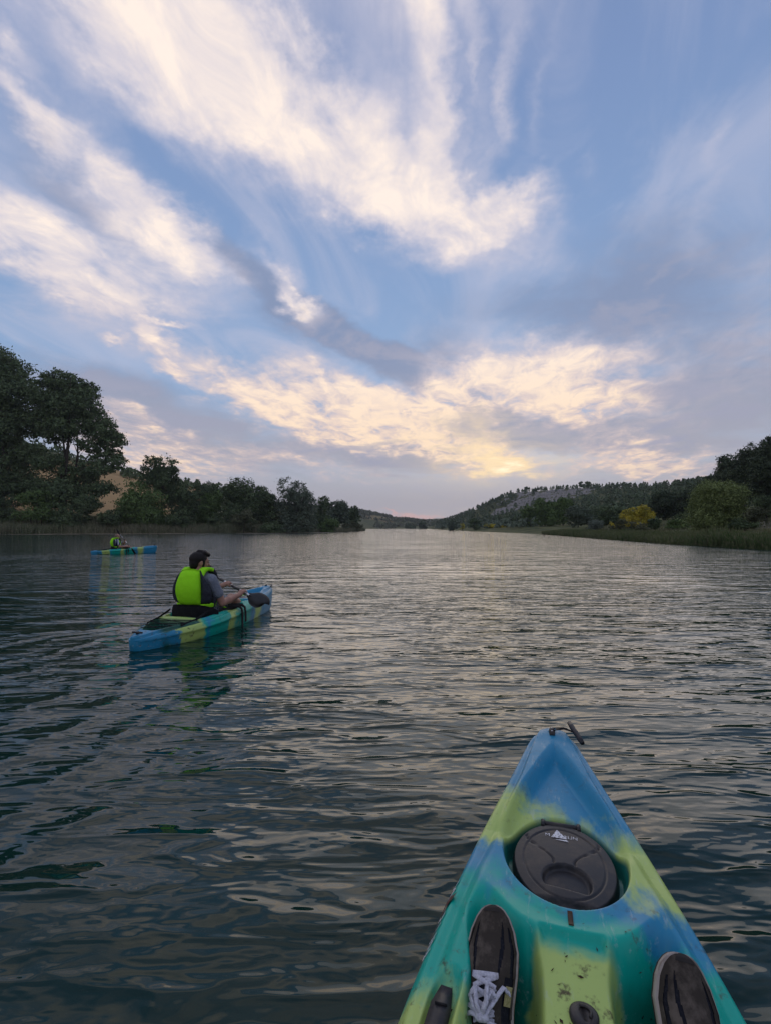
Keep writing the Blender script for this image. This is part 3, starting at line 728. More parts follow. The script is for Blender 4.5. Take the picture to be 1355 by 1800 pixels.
# --- reeds and bank grass
def blades(name, pts, hs, ws, lean, seed, m, label, cat):
    rg = np.random.default_rng(seed); n = len(pts)
    a = rg.random(n) * 2 * np.pi
    dx, dy = np.cos(a) * ws / 2, np.sin(a) * ws / 2
    lx, ly = rg.normal(size=n) * lean * hs, rg.normal(size=n) * lean * hs
    b0 = pts.copy(); b0[:, 2] -= 0.05
    V = np.stack([b0 + np.stack([-dx, -dy, 0 * dx], -1), b0 + np.stack([dx, dy, 0 * dx], -1),
                  b0 + np.stack([dx * .8 + lx * .4, dy * .8 + ly * .4, hs * 0.6], -1), b0 + np.stack([lx, ly, hs], -1)], 1).reshape(-1, 3)
    return tag(link(name, np_mesh(name, V, np.arange(4 * n).reshape(-1, 4)), m), label, cat, kind='stuff')
def reed_mat(name, a, c, d):
    def fn(b):
        p = b.new('ShaderNodeNewGeometry').outputs['Position']
        n1 = b.noise(p, 0.12, 3, 0.6); n2 = b.noise(p, 5.0, 2, 0.6)
        q = b.mix(b.smooth(n1, 0.38, 0.62), a + (1,), c + (1,))
        return {'Base Color': b.mix(b.smooth(n2, 0.42, 0.68, 0, 0.85), q, d + (1,))}
    return node_mat(name, fn, 0.8, 0.1)
def along_shore(n, i0, i1, depth, seed, lo=-0.7):
    rg = np.random.default_rng(seed)
    A = SHORE[i0:i1 + 1]; L = np.hypot(*np.diff(A, axis=0).T); cum = np.concatenate([[0], np.cumsum(L)])
    s = rg.random(n) * cum[-1]; j = np.clip(np.searchsorted(cum, s) - 1, 0, len(L) - 1)
    t = ((s - cum[j]) / L[j])[:, None]
    P2 = A[j] * (1 - t) + A[j + 1] * t
    d = (A[j + 1] - A[j]) / L[j][:, None]; nn = np.stack([d[:, 1], -d[:, 0]], -1)     # outwards from the lake
    P2 = P2 + nn * (lo + rg.random(n) ** 1.2 * depth)[:, None]
    z = terrain_h(P2[:, 0], P2[:, 1])
    return np.stack([P2[:, 0], P2[:, 1], np.maximum(z, -0.1)], -1), rg
RM = reed_mat('left_reeds', (0.110, 0.145, 0.070), (0.190, 0.195, 0.115), (0.34, 0.29, 0.20))
p, rg = along_shore(26000, 20, 24, 4.5, 1)
hn = 0.6 + 0.9 * fbm(p[:, 0] / 7, p[:, 1] / 7, 3, 4)
blades('reeds', p, hn * rg.uniform(1.5, 2.5, len(p)), rg.uniform(.05, .11, len(p)), 0.10, 2, RM, 'tall reeds along the water on the left bank', 'reeds')
p, rg = along_shore(9000, 17, 20, 3.0, 3)
blades('reeds', p, rg.uniform(0.6, 1.5, len(p)), rg.uniform(.08, .14, len(p)), 0.15, 4, RM, 'low reeds under the trees towards the tip of the left bank', 'reeds')
GM = reed_mat('right_reeds', (0.075, 0.120, 0.040), (0.130, 0.160, 0.065), (0.22, 0.20, 0.12))
p, rg = along_shore(30000, 2, 5, 3.2, 5)
blades('reeds', p, (0.5 + fbm(p[:, 0] / 4, p[:, 1] / 4, 3, 8)) * rg.uniform(0.6, 1.15, len(p)), rg.uniform(.015, .035, len(p)), 0.15, 6, GM, 'green reeds along the near water edge on the right bank', 'reeds')
p, rg = along_shore(26000, 5, 7, 4.0, 7)
blades('reeds', p, rg.uniform(0.4, 0.9, len(p)), rg.uniform(.02, .05, len(p)), 0.2, 8, GM, 'short reeds along the receding water edge on the right bank', 'reeds')
p, rg = along_shore(60000, 2, 7, 26.0, 9, lo=1.5)
GM2 = reed_mat('bank_grass', (0.085, 0.110, 0.045), (0.150, 0.155, 0.075), (0.23, 0.20, 0.13))
blades('bank_grass', p, (0.4 + fbm(p[:, 0] / 5, p[:, 1] / 5, 3, 12)) * rg.uniform(0.15, 0.5, len(p)), rg.uniform(.02, .06, len(p)), 0.3, 10, GM2, 'rough grass and herbs on the right bank', 'grass')
p, rg = along_shore(26000, 19, 24, 22.0, 11, lo=3)
blades('bank_grass', p, rg.uniform(0.4, 1.0, len(p)), rg.uniform(.08, .16, len(p)), 0.3, 12, GM2, 'rough grass rising behind the reeds on the left bank', 'grass')

# pale flat patches lying on the shallows, for the pale band before the left reeds
def pale_patches():
    rg = np.random.default_rng(12); parts = []
    p, _ = along_shore(1500, 20, 24, 13.0, 21, lo=-14.0)
    for x, y, z in p:
        if y < 60 or fbm(x / 9, y / 4, 3, 91) < 0.43: continue
        k = 9; a = np.linspace(0, 2 * np.pi, k, endpoint=False); r = rg.uniform(.5, 1.6) * (0.6 + 0.6 * rg.random(k))
        ring = np.stack([x + np.cos(a) * r * 1.5, y + np.sin(a) * r * .7, np.full(k, .012 + .012 * rg.random())], -1)
        V = np.vstack([ring, [[x, y, .03]]])
        parts.append((V, np.array([(i, (i + 1) % k, k, k) for i in range(k)])[:, :3]))
    V, F_ = merge(parts)
    m = node_mat('pale_patches', lambda b: {'Base Color': b.mix(b.noise(b.new('ShaderNodeNewGeometry').outputs['Position'], 0.6, 4, 0.7), (0.10, 0.10, 0.05, 1), (0.30, 0.23, 0.17, 1))}, 0.6, 0.3)
    tag(link('pale_patches', np_mesh('pale_patches', V, F_), m), 'flat pale patches on the water before the left reeds', 'water plants', kind='stuff')
pale_patches()


# ---------------------------------------------------------------- kayaks
KL = 2.8
def smooth01(t): t = np.clip(t, 0, 1); return t * t * (3 - 2 * t)
def curve(d, pts):
    """smooth (monotone-ish) interpolation through the stations"""
    p = np.array(pts, float); x, y = p[:, 0], p[:, 1]
    m = np.gradient(y, x); d = np.asarray(d, float)
    i = np.clip(np.searchsorted(x, d) - 1, 0, len(x) - 2)
    h = x[i + 1] - x[i]; t = np.clip((d - x[i]) / h, 0, 1)
    return (2*t**3-3*t**2+1)*y[i] + (t**3-2*t**2+t)*h*m[i] + (-2*t**3+3*t**2)*y[i+1] + (t**3-t**2)*h*m[i+1]
# d = distance behind the bow
HALF_W = [(0, .0004), (.012, .034), (.03, .054), (.06, .072), (.12, .098), (.3, .150), (.57, .215), (.8, .265), (1.04, .312), (1.29, .348), (1.6, .368), (1.9, .372), (2.2, .318), (2.45, .230), (2.62, .148), (2.72, .092), (2.77, .056), (2.792, .030), (2.8, .0004)]
RIM_Z = [(0, .335), (.06, .362), (.2, .360), (.5, .342), (.9, .315), (1.3, .285), (1.7, .260), (2.2, .228), (2.6, .195), (2.8, .165)]
KEEL_Z = [(0, .22), (.05, .06), (.14, -.03), (.35, -.085), (.8, -.105), (1.6, -.11), (2.2, -.10), (2.5, -.08), (2.7, -.04), (2.77, .02), (2.8, .10)]
def half_w(d): return np.maximum(curve(d, HALF_W), 0.0004)
def edge_w(d):
    w = half_w(d); return w - np.minimum(.052, .30 * w)      # deck edge; the hull flares out below it
def rim_z(d): return curve(d, RIM_Z)
def sstep(e0, e1, x): return smooth01((x - e0) / (e1 - e0))
def deck_z(d, y):
    """height of the moulded deck"""
    w = edge_w(d); ay = np.abs(y)
    z = rim_z(d) + 0.012 * (1 - np.clip(ay / w, 0, 1) ** 2) - 0.022 * smooth01((ay / w - 0.80) / 0.20) ** 2
    # long hollow behind the bow
    hw = np.clip((d - .15) * .36, 0, .20)
    k = sstep(0.0, 0.050, hw - ay) * sstep(.15, .34, d) * (1 - sstep(.66, .80, d))
    z = z - 0.055 * k
    # raised ring and oval well for the hatch
    e = np.hypot((d - .785) / .205, y / .165)
    z = z - 0.030 * sstep(1.5, 1.15, e) * sstep(.55, .75, d) * 0.4
    z = z - 0.060 * sstep(1.0, 0.88, e)
    # two footwells either side of the console
    inner = 0.058 + 0.05 * sstep(1.10, .96, d)
    outer = w - 0.022 - 0.05 * sstep(1.02, 1.22, d)
    front = 1.045 - 0.10 * sstep(.09, .22, ay) 
    f = sstep(0.0, 0.034, ay - inner) * sstep(0.0, 0.07, outer - ay) * sstep(0.0, 0.16, d - front) * (1 - sstep(1.50, 1.62, d))
    ring = sstep(1.10, 1.30, e)
    f = f * ring
    z = z - 0.215 * f
    # the console itself lies lower than the rim
    c = sstep(1.050, 1.068, d) * (1 - sstep(1.60, 1.68, d)) * (1 - sstep(0.058, 0.075, ay))
    z = z - (0.020 + 0.10 * np.clip(d - 1.06, 0, 1)) * c * (1 - f)
    # seat pan and tank well
    s = sstep(1.55, 1.66, d) * (1 - sstep(1.98, 2.06, d)) * sstep(0.0, 0.09, (w - 0.045) - ay)
    z = z - 0.145 * s
    t = sstep(2.10, 2.16, d) * (1 - sstep(2.50, 2.60, d)) * sstep(0.0, 0.05, (w - 0.035) - ay)
    z = z - 0.115 * t
    # shallow pockets for the foot braces
    pd = np.hypot(np.maximum(np.abs(d - 1.38) - .13, 0) / .045, (ay - (w - 0.040)) / 0.030)
    z = z - 0.022 * sstep(1.15, 0.75, pd)
    return z
def side_y(d, q):
    """hull half breadth at the fraction q between keel and rim"""
    w, we = half_w(d), edge_w(d)
    low = w * np.interp(q, [0, .06, .25, .5, .70, .755, .79, .84], [0.0, .50, .80, .91, .950, 1.0, 1.0, .972])
    t = np.clip((q - .84) / .16, 0, 1)
    up = w * .972 * (1 - t) + we * t + 0.006 * np.sin(np.pi * t)
    return np.where(np.asarray(q) <= .84, low, up)
def hull_y(d, z):
    """outer half breadth at height z"""
    w, zr, zk = half_w(d), rim_z(d), curve(d, KEEL_Z)
    q = np.clip((z - zk) / np.maximum(zr - zk, 1e-3), 0, 1)
    return side_y(d, q)

def kayak_body():
    d = np.concatenate([np.linspace(0, .06, 8)[:-1], np.linspace(.06, .52, 50)[:-1], np.linspace(.52, 1.12, 170)[:-1], np.linspace(1.12, 1.7, 80)[:-1], np.linspace(1.7, 2.7, 70)[:-1], np.linspace(2.7, 2.8, 10)])
    v = np.linspace(-1, 1, 201); v = np.sign(v) * (1 - (1 - np.abs(v)) ** 1.12)
    Dg, Vg = np.meshgrid(d, v, indexing='ij')
    yg = Vg * edge_w(Dg)
    zg = deck_z(Dg, yg)
    top = np.stack([KL / 2 - Dg, yg, zg], -1)
    # hull: from the port edge of the deck under the keel to the starboard edge
    qs = np.array([1.0, .99, .975, .95, .92, .88, .855, .84, .825, .81, .79, .77, .755, .73, .70, .60, .5, .38, .25, .14, .06, .02])
    zr, zk = rim_z(d), curve(d, KEEL_Z)
    ze = deck_z(d, edge_w(d))
    side = []
    for q in qs:
        zq = zk + (zr - zk) * q
        yq = side_y(d, q)
        if q == 1.0: zq = ze
        side.append(np.stack([KL / 2 - d, yq, np.minimum(zq, ze)], -1))
    side = np.stack(side, 1)                                        # (nd, nq, 3)
    keel = np.stack([KL / 2 - d, 0 * d, zk], -1)[:, None]
    other = side[:, ::-1] * np.array([1, -1, 1])
    under = np.concatenate([side, keel, other], 1)
    nd, nv = top.shape[:2]; nu = under.shape[1]
    V = np.vstack([top.reshape(-1, 3), under.reshape(-1, 3)])
    F1 = grid_faces(nd, nv); F2 = grid_faces(nd, nu) + nd * nv
    me = np_mesh('kayak_body', V, np.vstack([F1, F2]), smooth=True)
    bm = bmesh.new(); bm.from_mesh(me)
    bmesh.ops.remove_doubles(bm, verts=bm.verts, dist=0.0009)
    bmesh.ops.recalc_face_normals(bm, faces=bm.faces)
    bm.to_mesh(me); bm.free()
    me.polygons.foreach_set('use_smooth', np.ones(len(me.polygons), bool))
    return me

BLU, YEL, TEA = (0.025, 0.245, 0.420, 1), (0.44, 0.58, 0.16, 1), (0.002, 0.40, 0.30, 1)
def kayak_fn(b):
    p = b.new('ShaderNodeTexCoord').outputs['Object']
    x, y, z = b.sep(p)[:3]
    n = b.noise(p, 5.5, 5, 0.6, 0.6); n2 = b.noise(b.v('ADD', p, (5, 2, 1)), 13.0, 4, 0.6)
    # poured plastic: bands of colour that bleed into each other
    d = b.m('SUBTRACT', KL / 2, x)
    dw = b.m('ADD', d, b.m('MULTIPLY', b.m('SUBTRACT', n, 0.5), 0.32))
    dw = b.m('ADD', dw, b.m('MULTIPLY', b.m('SUBTRACT', n2, 0.5), 0.10))
    n4 = b.noise(b.comb(b.m('MULTIPLY', x, 12.0), b.m('MULTIPLY', y, 34.0), b.m('MULTIPLY', z, 20.0)), 1.0, 4, 0.7)
    dw = b.m('ADD', dw, b.m('MULTIPLY', b.m('SUBTRACT', n4, 0.5), 0.10))
    dw = b.m('ADD', dw, b.m('MULTIPLY', y, 0.35))
    S = lambda q: q / KL
    c = b.ramp(b.m('DIVIDE', dw, KL), [(0.0, BLU), (S(.54), BLU), (S(.64), YEL), (S(.80), YEL), (S(.87), BLU), (S(.93), BLU), (S(1.02), TEA), (S(1.31), TEA), (S(1.40), YEL), (S(1.50), YEL),
                                       (S(1.55), TEA), (S(1.82), TEA), (S(1.88), BLU), (S(1.94), TEA), (S(2.0), YEL), (S(2.30), YEL), (S(2.33), BLU), (1.0, BLU)])
    # green shows inside the wells, yellow on the console
    ay = b.m('ABSOLUTE', y)
    n3 = b.m('MULTIPLY', b.m('SUBTRACT', n, 0.5), 0.10)
    cons = b.m('MULTIPLY', b.smooth(b.m('ADD', ay, n3), 0.088, 0.066), b.m('MULTIPLY', b.smooth(b.m('ADD', d, n3), 1.06, 1.10), b.smooth(b.m('ADD', d, n3), 1.50, 1.42)))
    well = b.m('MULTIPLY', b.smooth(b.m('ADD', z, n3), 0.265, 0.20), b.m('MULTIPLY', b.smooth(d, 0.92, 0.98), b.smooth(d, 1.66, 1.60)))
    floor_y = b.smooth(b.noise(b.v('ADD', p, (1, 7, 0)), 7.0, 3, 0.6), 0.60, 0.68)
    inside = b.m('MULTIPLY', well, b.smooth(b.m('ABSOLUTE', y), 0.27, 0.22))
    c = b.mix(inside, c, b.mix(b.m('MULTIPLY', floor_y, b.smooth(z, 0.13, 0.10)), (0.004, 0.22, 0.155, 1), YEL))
    hat = b.v('LENGTH', b.comb(b.m('DIVIDE', b.m('SUBTRACT', d, .785), .205), b.m('DIVIDE', y, .165)))
    c = b.mix(b.smooth(hat, 0.985, 0.95), c, (0.006, 0.13, 0.105, 1))
    c = b.mix(cons, c, YEL)
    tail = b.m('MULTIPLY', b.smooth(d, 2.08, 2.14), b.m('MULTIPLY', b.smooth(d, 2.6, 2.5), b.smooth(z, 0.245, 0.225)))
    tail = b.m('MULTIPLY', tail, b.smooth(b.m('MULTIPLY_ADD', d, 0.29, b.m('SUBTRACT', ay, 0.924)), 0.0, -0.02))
    c = b.mix(tail, c, (0.01, 0.085, 0.06, 1))  # tank well: green, with the shadow of the hollow put into its colour
    # moulded seam along the side, rubbed pale
    seam = b.m('MULTIPLY', b.smooth(n2, 0.40, 0.60), 0.25)
    # scuffs and dried mud
    sc = b.noise(b.comb(b.m('MULTIPLY', x, 9.0), b.m('MULTIPLY', y, 40.0), b.m('MULTIPLY', z, 40.0)), 1.0, 5, 0.7)
    c = b.mix(b.smooth(sc, 0.57, 0.74, 0, 0.42), c, (0.45, 0.54, 0.52, 1))
    mud = b.m('MULTIPLY', b.smooth(b.noise(p, 26.0, 5, 0.7), 0.54, 0.70), b.smooth(b.noise(p, 4.5, 2, 0.5), 0.36, 0.54))
    c = b.mix(b.m('MULTIPLY', mud, b.smooth(d, 0.8, 1.1, 0.30, 0.95)), c, (0.07, 0.05, 0.025, 1))
    spk = b.m('MULTIPLY', b.smooth(b.noise(p, 95.0, 2, 0.5), 0.70, 0.76), well)
    c = b.mix(spk, c, (0.015, 0.012, 0.008, 1))
    return {'Base Color': c, 'Roughness': b.linmap(n2, 0.3, 0.7, 0.30, 0.48), 'Normal': bump(b, b.m('ADD', b.noise(p, 60.0, 2, 0.5), b.m('MULTIPLY', sc, 0.3)), 0.10, 0.004)}
KMAT = node_mat('kayak_plastic', kayak_fn, 0.38, 0.32)
def grimy(name, a, c, rough, scale=30.0, spec=0.4, lo=0.45, hi=0.72):
    def fn(b):
        p = b.new('ShaderNodeTexCoord').outputs['Object']
        n = b.noise(p, scale, 5, 0.7); n2 = b.noise(p, scale * 6, 2, 0.5)
        return {'Base Color': b.mix(b.smooth(n, lo, hi), a + (1,), c + (1,)), 'Normal': bump(b, n2, 0.15, 0.002), 'Roughness': b.linmap(n, 0.3, 0.7, rough - 0.08, rough + 0.12)}
    return node_mat(name, fn, rough, spec)
BLACK = grimy('black_plastic', (0.017, 0.017, 0.020), (0.095, 0.075, 0.058), 0.40, 14.0, 0.4, 0.42, 0.85)
RUBBER = grimy('black_webbing', (0.012, 0.012, 0.014), (0.030, 0.029, 0.030), 0.8, 60, 0.2)
PAD = grimy('black_padding', (0.010, 0.010, 0.012), (0.022, 0.022, 0.025), 0.85, 25, 0.15)
WHITE_INK = node_mat('white_ink', lambda b: {'Base Color': b.mix(b.smooth(b.noise(b.new('ShaderNodeTexCoord').outputs['Object'], 240, 3, .6), .52, .62), (0.72, 0.72, 0.74, 1), (0.12, 0.12, 0.13, 1))}, 0.5)
RED_INK = mat('dark_red_ink', (0.10, 0.045, 0.035), 0.5)
STEEL = mat('rivet_steel', (0.55, 0.55, 0.56), 0.3, 0.5, Metallic=1.0)

def text_mesh(s, size):
    cu = bpy.data.curves.new('lettering', 'FONT'); cu.body = s; cu.size = size; cu.resolution_u = 2
    o = bpy.data.objects.new('lettering', cu); COL.objects.link(o)
    bpy.context.view_layer.update()
    dg = bpy.context.evaluated_depsgraph_get()
    me = bpy.data.meshes.new_from_object(o.evaluated_get(dg))
    bpy.data.objects.remove(o); bpy.data.curves.remove(cu)
    return me
def solid_tube(name, pts, r, m, parent, seg=8):
    V, F_ = tube(pts, r, seg); return link(name, np_mesh(name, V, F_, True), m, parent)
def strap_mesh(pts, width, thick, normal):
    """flat webbing along a polyline"""
    pts = np.asarray(pts, float); t = np.gradient(pts, axis=0); t /= np.linalg.norm(t, axis=1)[:, None]
    n = np.asarray(normal, float); n = np.broadcast_to(n, pts.shape) if n.ndim == 1 else n
    s = np.cross(t, n); s /= np.linalg.norm(s, axis=1)[:, None] + 1e-9
    n2 = np.cross(s, t)
    q = [(-1, -1), (1, -1), (1, 1), (-1, 1)]
    V = np.stack([pts + s * width / 2 * a + n2 * thick / 2 * c for a, c in q], 1).reshape(-1, 3)
    F_ = grid_faces(len(pts), 4, True)
    e = len(pts) * 4
    return V, np.vstack([F_, [(0, 1, 2, 3)], [(e - 1, e - 2, e - 3, e - 4)]])
def deckp(d, y, up=0.0): return np.array([KL / 2 - d, y, float(deck_z(np.array([d]), np.array([y]))[0]) + up])

def hatch_cover(parent):
    """oval screw-down lid lying in its well: u forward, v to port, unit ellipse"""
    A, B = .170, .137
    zc = float(np.mean(deck_z(np.array([.67, .90, .785, .785]), np.array([0, 0, .08, -.08])))) + 0.014
    slope = (rim_z(.70) - rim_z(.93)) / .23
    nr, na = 60, 128
    rr = np.linspace(0, 1, nr); th = np.linspace(0, 2 * np.pi, na, endpoint=False)
    Rg, T = np.meshgrid(rr, th, indexing='ij'); u, v = Rg * np.cos(T), Rg * np.sin(T)
    h = 0.022 + 0.006 * (1 - Rg ** 2)
    h = h - 0.0034 * np.exp(-((np.hypot(u * .97 - 0.02, v * 0.99) - .76) / .013) ** 2)
    # grip pocket: a half moon with its straight side towards the paddler
    e = np.hypot((u + .40) / .36, (v + .02) / .46)
    pk = sstep(1.0, .86, e) * sstep(-.58, -.51, u - .10 * v)
    h = h - 0.016 * pk
    # curved seams from the lettering to the pocket
    for sgn in (-1, 1):
        vv = sgn * (0.20 + 0.52 * smooth01((u + .02) / .55))
        h = h - 0.0055 * np.exp(-((v - vv) / .016) ** 2) * sstep(-.10, -.04, u) * (1 - sstep(.52, .58, u))
    # straight locking lip near the paddler
    h = h - 0.014 * sstep(-.80, -.86, u - .05 * v - .06 * np.cos(v * 3))
    h = h - 0.022 * sstep(.95, 1.0, Rg)
    V = np.stack([u * A, v * B, h], -1).reshape(-1, 3)
    V = np.vstack([V, np.stack([np.cos(th) * A, np.sin(th) * B, 0 * th - .012], -1)])
    me = np_mesh('hatch_cover', V, grid_faces(nr + 1, na, True), smooth=True)
    o = link('hatch_cover', me, BLACK, parent)
    o.location = (KL / 2 - .785, 0, zc); o.rotation_euler = (0, -math.atan(slope) * 1.0, 0)
    # hinge
    hv = []
    V, F_ = tube([(.163, -.046, .020), (.163, .046, .020)], .0075, 10); hv.append((V, F_))
    for s in (-.058, .058):
        V, F_ = tube([(.152, s * .88, .020), (.172, s * .88, .023)], .0065, 8); hv.append((V, F_))
    V, F_ = merge(hv); link('hinge', np_mesh('hinge', V, F_, True), BLACK, o)
    V, F_ = tube([(-.080, -.012, .004), (-.086, -.004, .010), (-.086, .010, .010)], .006, 8); link('latch_knob', np_mesh('latch_knob', V, F_, True), BLACK, o)
    # lettering, read from the paddler's seat
    for s, size, vx in (('M', .019, .047), ('RLIN', .019, -.004)):
        me = text_mesh(s, size)
        for q in me.vertices: q.co = Vector((.098 + q.co.y, vx - q.co.x, .0)) 
        for q in me.vertices:
            uu, vv2 = q.co.x / A, q.co.y / B; q.co.z = 0.0292 - 0.006 * (uu * uu + vv2 * vv2)
        link('lettering', me, WHITE_INK, o)
    tri = [(.094, .030), (.094, -.014), (.133, .012), (.094, .018), (.086, .022), (.082, -.018), (.090, -.012)]
    V = [(a, c, 0.0296 - 0.006 * ((a / A) ** 2 + (c / B) ** 2)) for a, c in tri]
    me = bpy.data.meshes.new('emblem'); me.from_pydata(V, [], [(0, 1, 2), (4, 5, 6)]); link('emblem', me, WHITE_INK, o)
    return o

def make_kayak(label, seat=True, front=True):
    k = empty('kayak'); tag(k, label, 'kayak', 'sit-on-top kayaks on the lake')
    hull = link('hull', kayak_body(), KMAT, k)
    hatch_cover(k)
    # bow and stern handles: eye, cord and toggle
    for (d, off) in ((.118, 1), (2.70, -1)):
        e = link('pad_eye', np_mesh('pad_eye', *tube([deckp(d - .026, .004, .001), deckp(d, .004, .006), deckp(d + .026, .004, .001)], [.010, .0125, .010], 10), True), BLACK, k)
        for q in (-.014, .014):
            link('rivet', np_mesh('rivet', *tube([deckp(d + q, .004, .008), deckp(d + q, .004, .0145)], [.0042, .0036], 8), True), STEEL, e)
        a = deckp(d, .004, .012); w = float(half_w(np.array([d]))[0])
        if off > 0:
            t0 = np.array([a[0] + .062, -w * .55 - .012, a[2] + .010]); t1 = np.array([a[0] - .055, -w * .98 - .010, a[2] - .020])
        else:
            t0 = np.array([a[0] - .05, w * .3, a[2] + .01]); t1 = np.array([a[0] - .05, -w * .8, a[2] + .01])
        mid = (t0 + t1) / 2
        h = link('toggle_handle', np_mesh('toggle_handle', *tube([t0, t0 * .8 + t1 * .2, t0 * .6 + t1 * .4, mid, t0 * .4 + t1 * .6, t0 * .2 + t1 * .8, t1], [.0085, .0105, .0095, .011, .0095, .0105, .0085], 10), True), BLACK, k)
        for s in (.012, -.010):
            b0 = a + np.array([s, 0, 0]); solid_tube('cord', [b0, (b0 + mid) / 2 + np.array([0, 0, .010]), mid], .0028, RUBBER, h, 6)
    # plug on the console
    c = deckp(1.215, -.010, .0)
    V, F_ = tube([c + (0, 0, -.01), c + (0, 0, .006), c + (0, 0, .009), c + (0, 0, .0065)], [.027, .027, .022, .014], 24)
    pl = link('scupper_plug', np_mesh('scupper_plug', V, F_, True), BLACK, k)
    th = np.linspace(-2.3, .5, 9)
    solid_tube('pull_tab', [c + (math.cos(t) * .013, math.sin(t) * .013, .0105) for t in th], .0028, BLACK, pl, 6)
    # drain slot between hatch and console
    V, F_ = strap_mesh([deckp(q, 0, .0015) for q in np.linspace(1.000, 1.040, 5)], .011, .003, (0, 0, 1))
    link('drain_slot', np_mesh('drain_slot', V, F_), grimy('rusty_slot', (0.05, 0.03, 0.018), (0.12, 0.06, 0.025), .7), k)
    # foot braces: a ribbed rail in each side pocket
    for s in (1, -1):
        dd = np.linspace(1.235, 1.50, 14); w = half_w(dd)
        pts = np.stack([KL / 2 - dd, s * (edge_w(dd) - .040), deck_z(dd, s * (edge_w(dd) - .040)) + .006], -1)
        wd = .040 * np.clip(np.sin(np.linspace(.42, math.pi - .42, 14)) * 1.4, 0, 1)
        V, F_ = strap_mesh(pts, .040, .012, (0, 0, 1))
        V = V.reshape(-1, 4, 3); cen = V.mean(1, keepdims=True); V = cen + (V - cen) * (wd / .040)[:, None, None].clip(.45, 1); V = V.reshape(-1, 3)
        fb = link('foot_brace', np_mesh('foot_brace', V, F_), BLACK, k)
        for q in (2, 5, 8, 11):
            ce = pts[q] + (0, 0, .007)
            solid_tube('notch', [ce + (0, -.012, 0), ce + (0, .012, 0)], .0022, RUBBER, fb, 5)
    # seat: pad and padded backrest held by straps
    if seat:
        dd = np.linspace(1.64, 2.02, 10); yy = np.linspace(-.19, .19, 12)
        Dg, Yg = np.meshgrid(dd, yy, indexing='ij'); Zg = deck_z(Dg, Yg) + .022 - .012 * (np.abs(Yg) / .19) ** 4
        T = np.stack([KL / 2 - Dg, Yg, Zg], -1); Bm = T.copy(); Bm[..., 2] -= .02
        V = np.vstack([T.reshape(-1, 3), Bm.reshape(-1, 3)]); F_ = np.vstack([grid_faces(10, 12), grid_faces(10, 12)[:, ::-1] + 120])
        link('seat_pad', np_mesh('seat_pad', V, F_, True), PAD, k)
        # backrest: curved slab
        a = np.linspace(-1.45, 1.45, 26); hh = np.linspace(0, 1, 14)
        Ag, Hg = np.meshgrid(a, hh, indexing='ij')
        def slab(r, sh):
            top = .365 - .075 * (np.abs(Ag) / 1.45) ** 3; bot = .135 + .05 * (np.abs(Ag) / 1.45) ** 2
            z = bot + (top - bot) * Hg
            bul = sh * np.sin(np.pi * np.clip(Hg, .02, .98)) ** .5
            rx, ry = .175 + r + bul, .262 + r + bul
            return np.stack([-.36 - rx * np.cos(Ag) - .06 * (z - .12), ry * np.sin(Ag), z], -1)
        O, I = slab(.022, .020), slab(-.006, -.004)
        V = np.vstack([O.reshape(-1, 3), I.reshape(-1, 3)]); n = 26 * 14
        F_ = [grid_faces(26, 14), grid_faces(26, 14)[:, ::-1] + n]
        for rng_ in ([(i, 0) for i in range(26)], [(i, 13) for i in range(26)], [(0, j) for j in range(14)], [(25, j) for j in range(14)]):
            idx = np.array([i * 14 + j for i, j in rng_]); F_.append(np.stack([idx[:-1], idx[1:], idx[1:] + n, idx[:-1] + n], -1))
        sb = link('seat_back', np_mesh('seat_back', V, np.vstack(F_), True), PAD, k)
        for s in (1, -1):
            e0 = np.array([-.52, s * .250, .30]); e1 = deckp(2.34, s * (float(edge_w(np.array([2.34]))[0]) - .012), .012); md = (e0 + e1) / 2 + np.array([0, s * .01, -.02])
            V, F_ = strap_mesh([e0, e0 * .6 + md * .4, md, md * .4 + e1 * .6, e1], .026, .004, (0, s, .3)); link('strap', np_mesh('strap', V, F_), RUBBER, sb)
            e0 = np.array([-.33, s * .268, .29]); e1 = deckp(1.40, s * (float(edge_w(np.array([1.40]))[0]) - .012), .012); md = (e0 + e1) / 2 + np.array([0, s * .012, .0])
            V, F_ = strap_mesh([e0, e0 * .6 + md * .4, md, md * .4 + e1 * .6, e1], .026, .004, (0, s, .3)); link('strap', np_mesh('strap', V, F_), RUBBER, sb)
        # loose webbing ends hanging over the starboard side
        for i, (x0, l) in enumerate(((-.04, .24), (.045, .18))):
            w = float(half_w(np.array([KL / 2 - x0]))[0])
            pts = [(x0 - .09, -.255, .300), (x0, -w + .02, .290), (x0 + .01, -w - .016, .262), (x0 + .022, -w - .020, .20), (x0 + .035, -w - .016, .262 - l)]
            V, F_ = strap_mesh(pts, .042, .005, (0, -1, .4)); link('strap_end', np_mesh('strap_end', V, F_), RUBBER, sb)
        # shock cord criss-cross over the tank well
        z8 = [(2.13, 1), (2.28, -1), (2.42, 1), (2.55, -1)]
        for s in (1, -1):
            pts = []
            for d, q in z8:
                w = float(edge_w(np.array([d]))[0]) - .022; pts.append(deckp(d, s * q * w, .012))
            f = [pts[0]]
            for p0, p1 in zip(pts[:-1], pts[1:]):
                for t in (.25, .5, .75, 1): f.append(p0 * (1 - t) + p1 * t)
            solid_tube('shock_cord', f, .004, RUBBER, k, 6)
    # side lettering on the port bow: letters follow the flare of the hull
    def wrap(me, d0, lift):
        for q in me.vertices:
            d = d0 + q.co.x; zz = float(rim_z(np.array([d]))[0]) - .054 + q.co.y * .82
            y = float(hull_y(np.array([d]), np.array([zz]))[0]) + lift
            q.co = Vector((KL / 2 - d, y, zz))
        return me
    for s, d0 in (('M', .93), ('RLIN', 1.035)):
        link('lettering', wrap(text_mesh(s, .056), d0, .003), WHITE_INK, k)
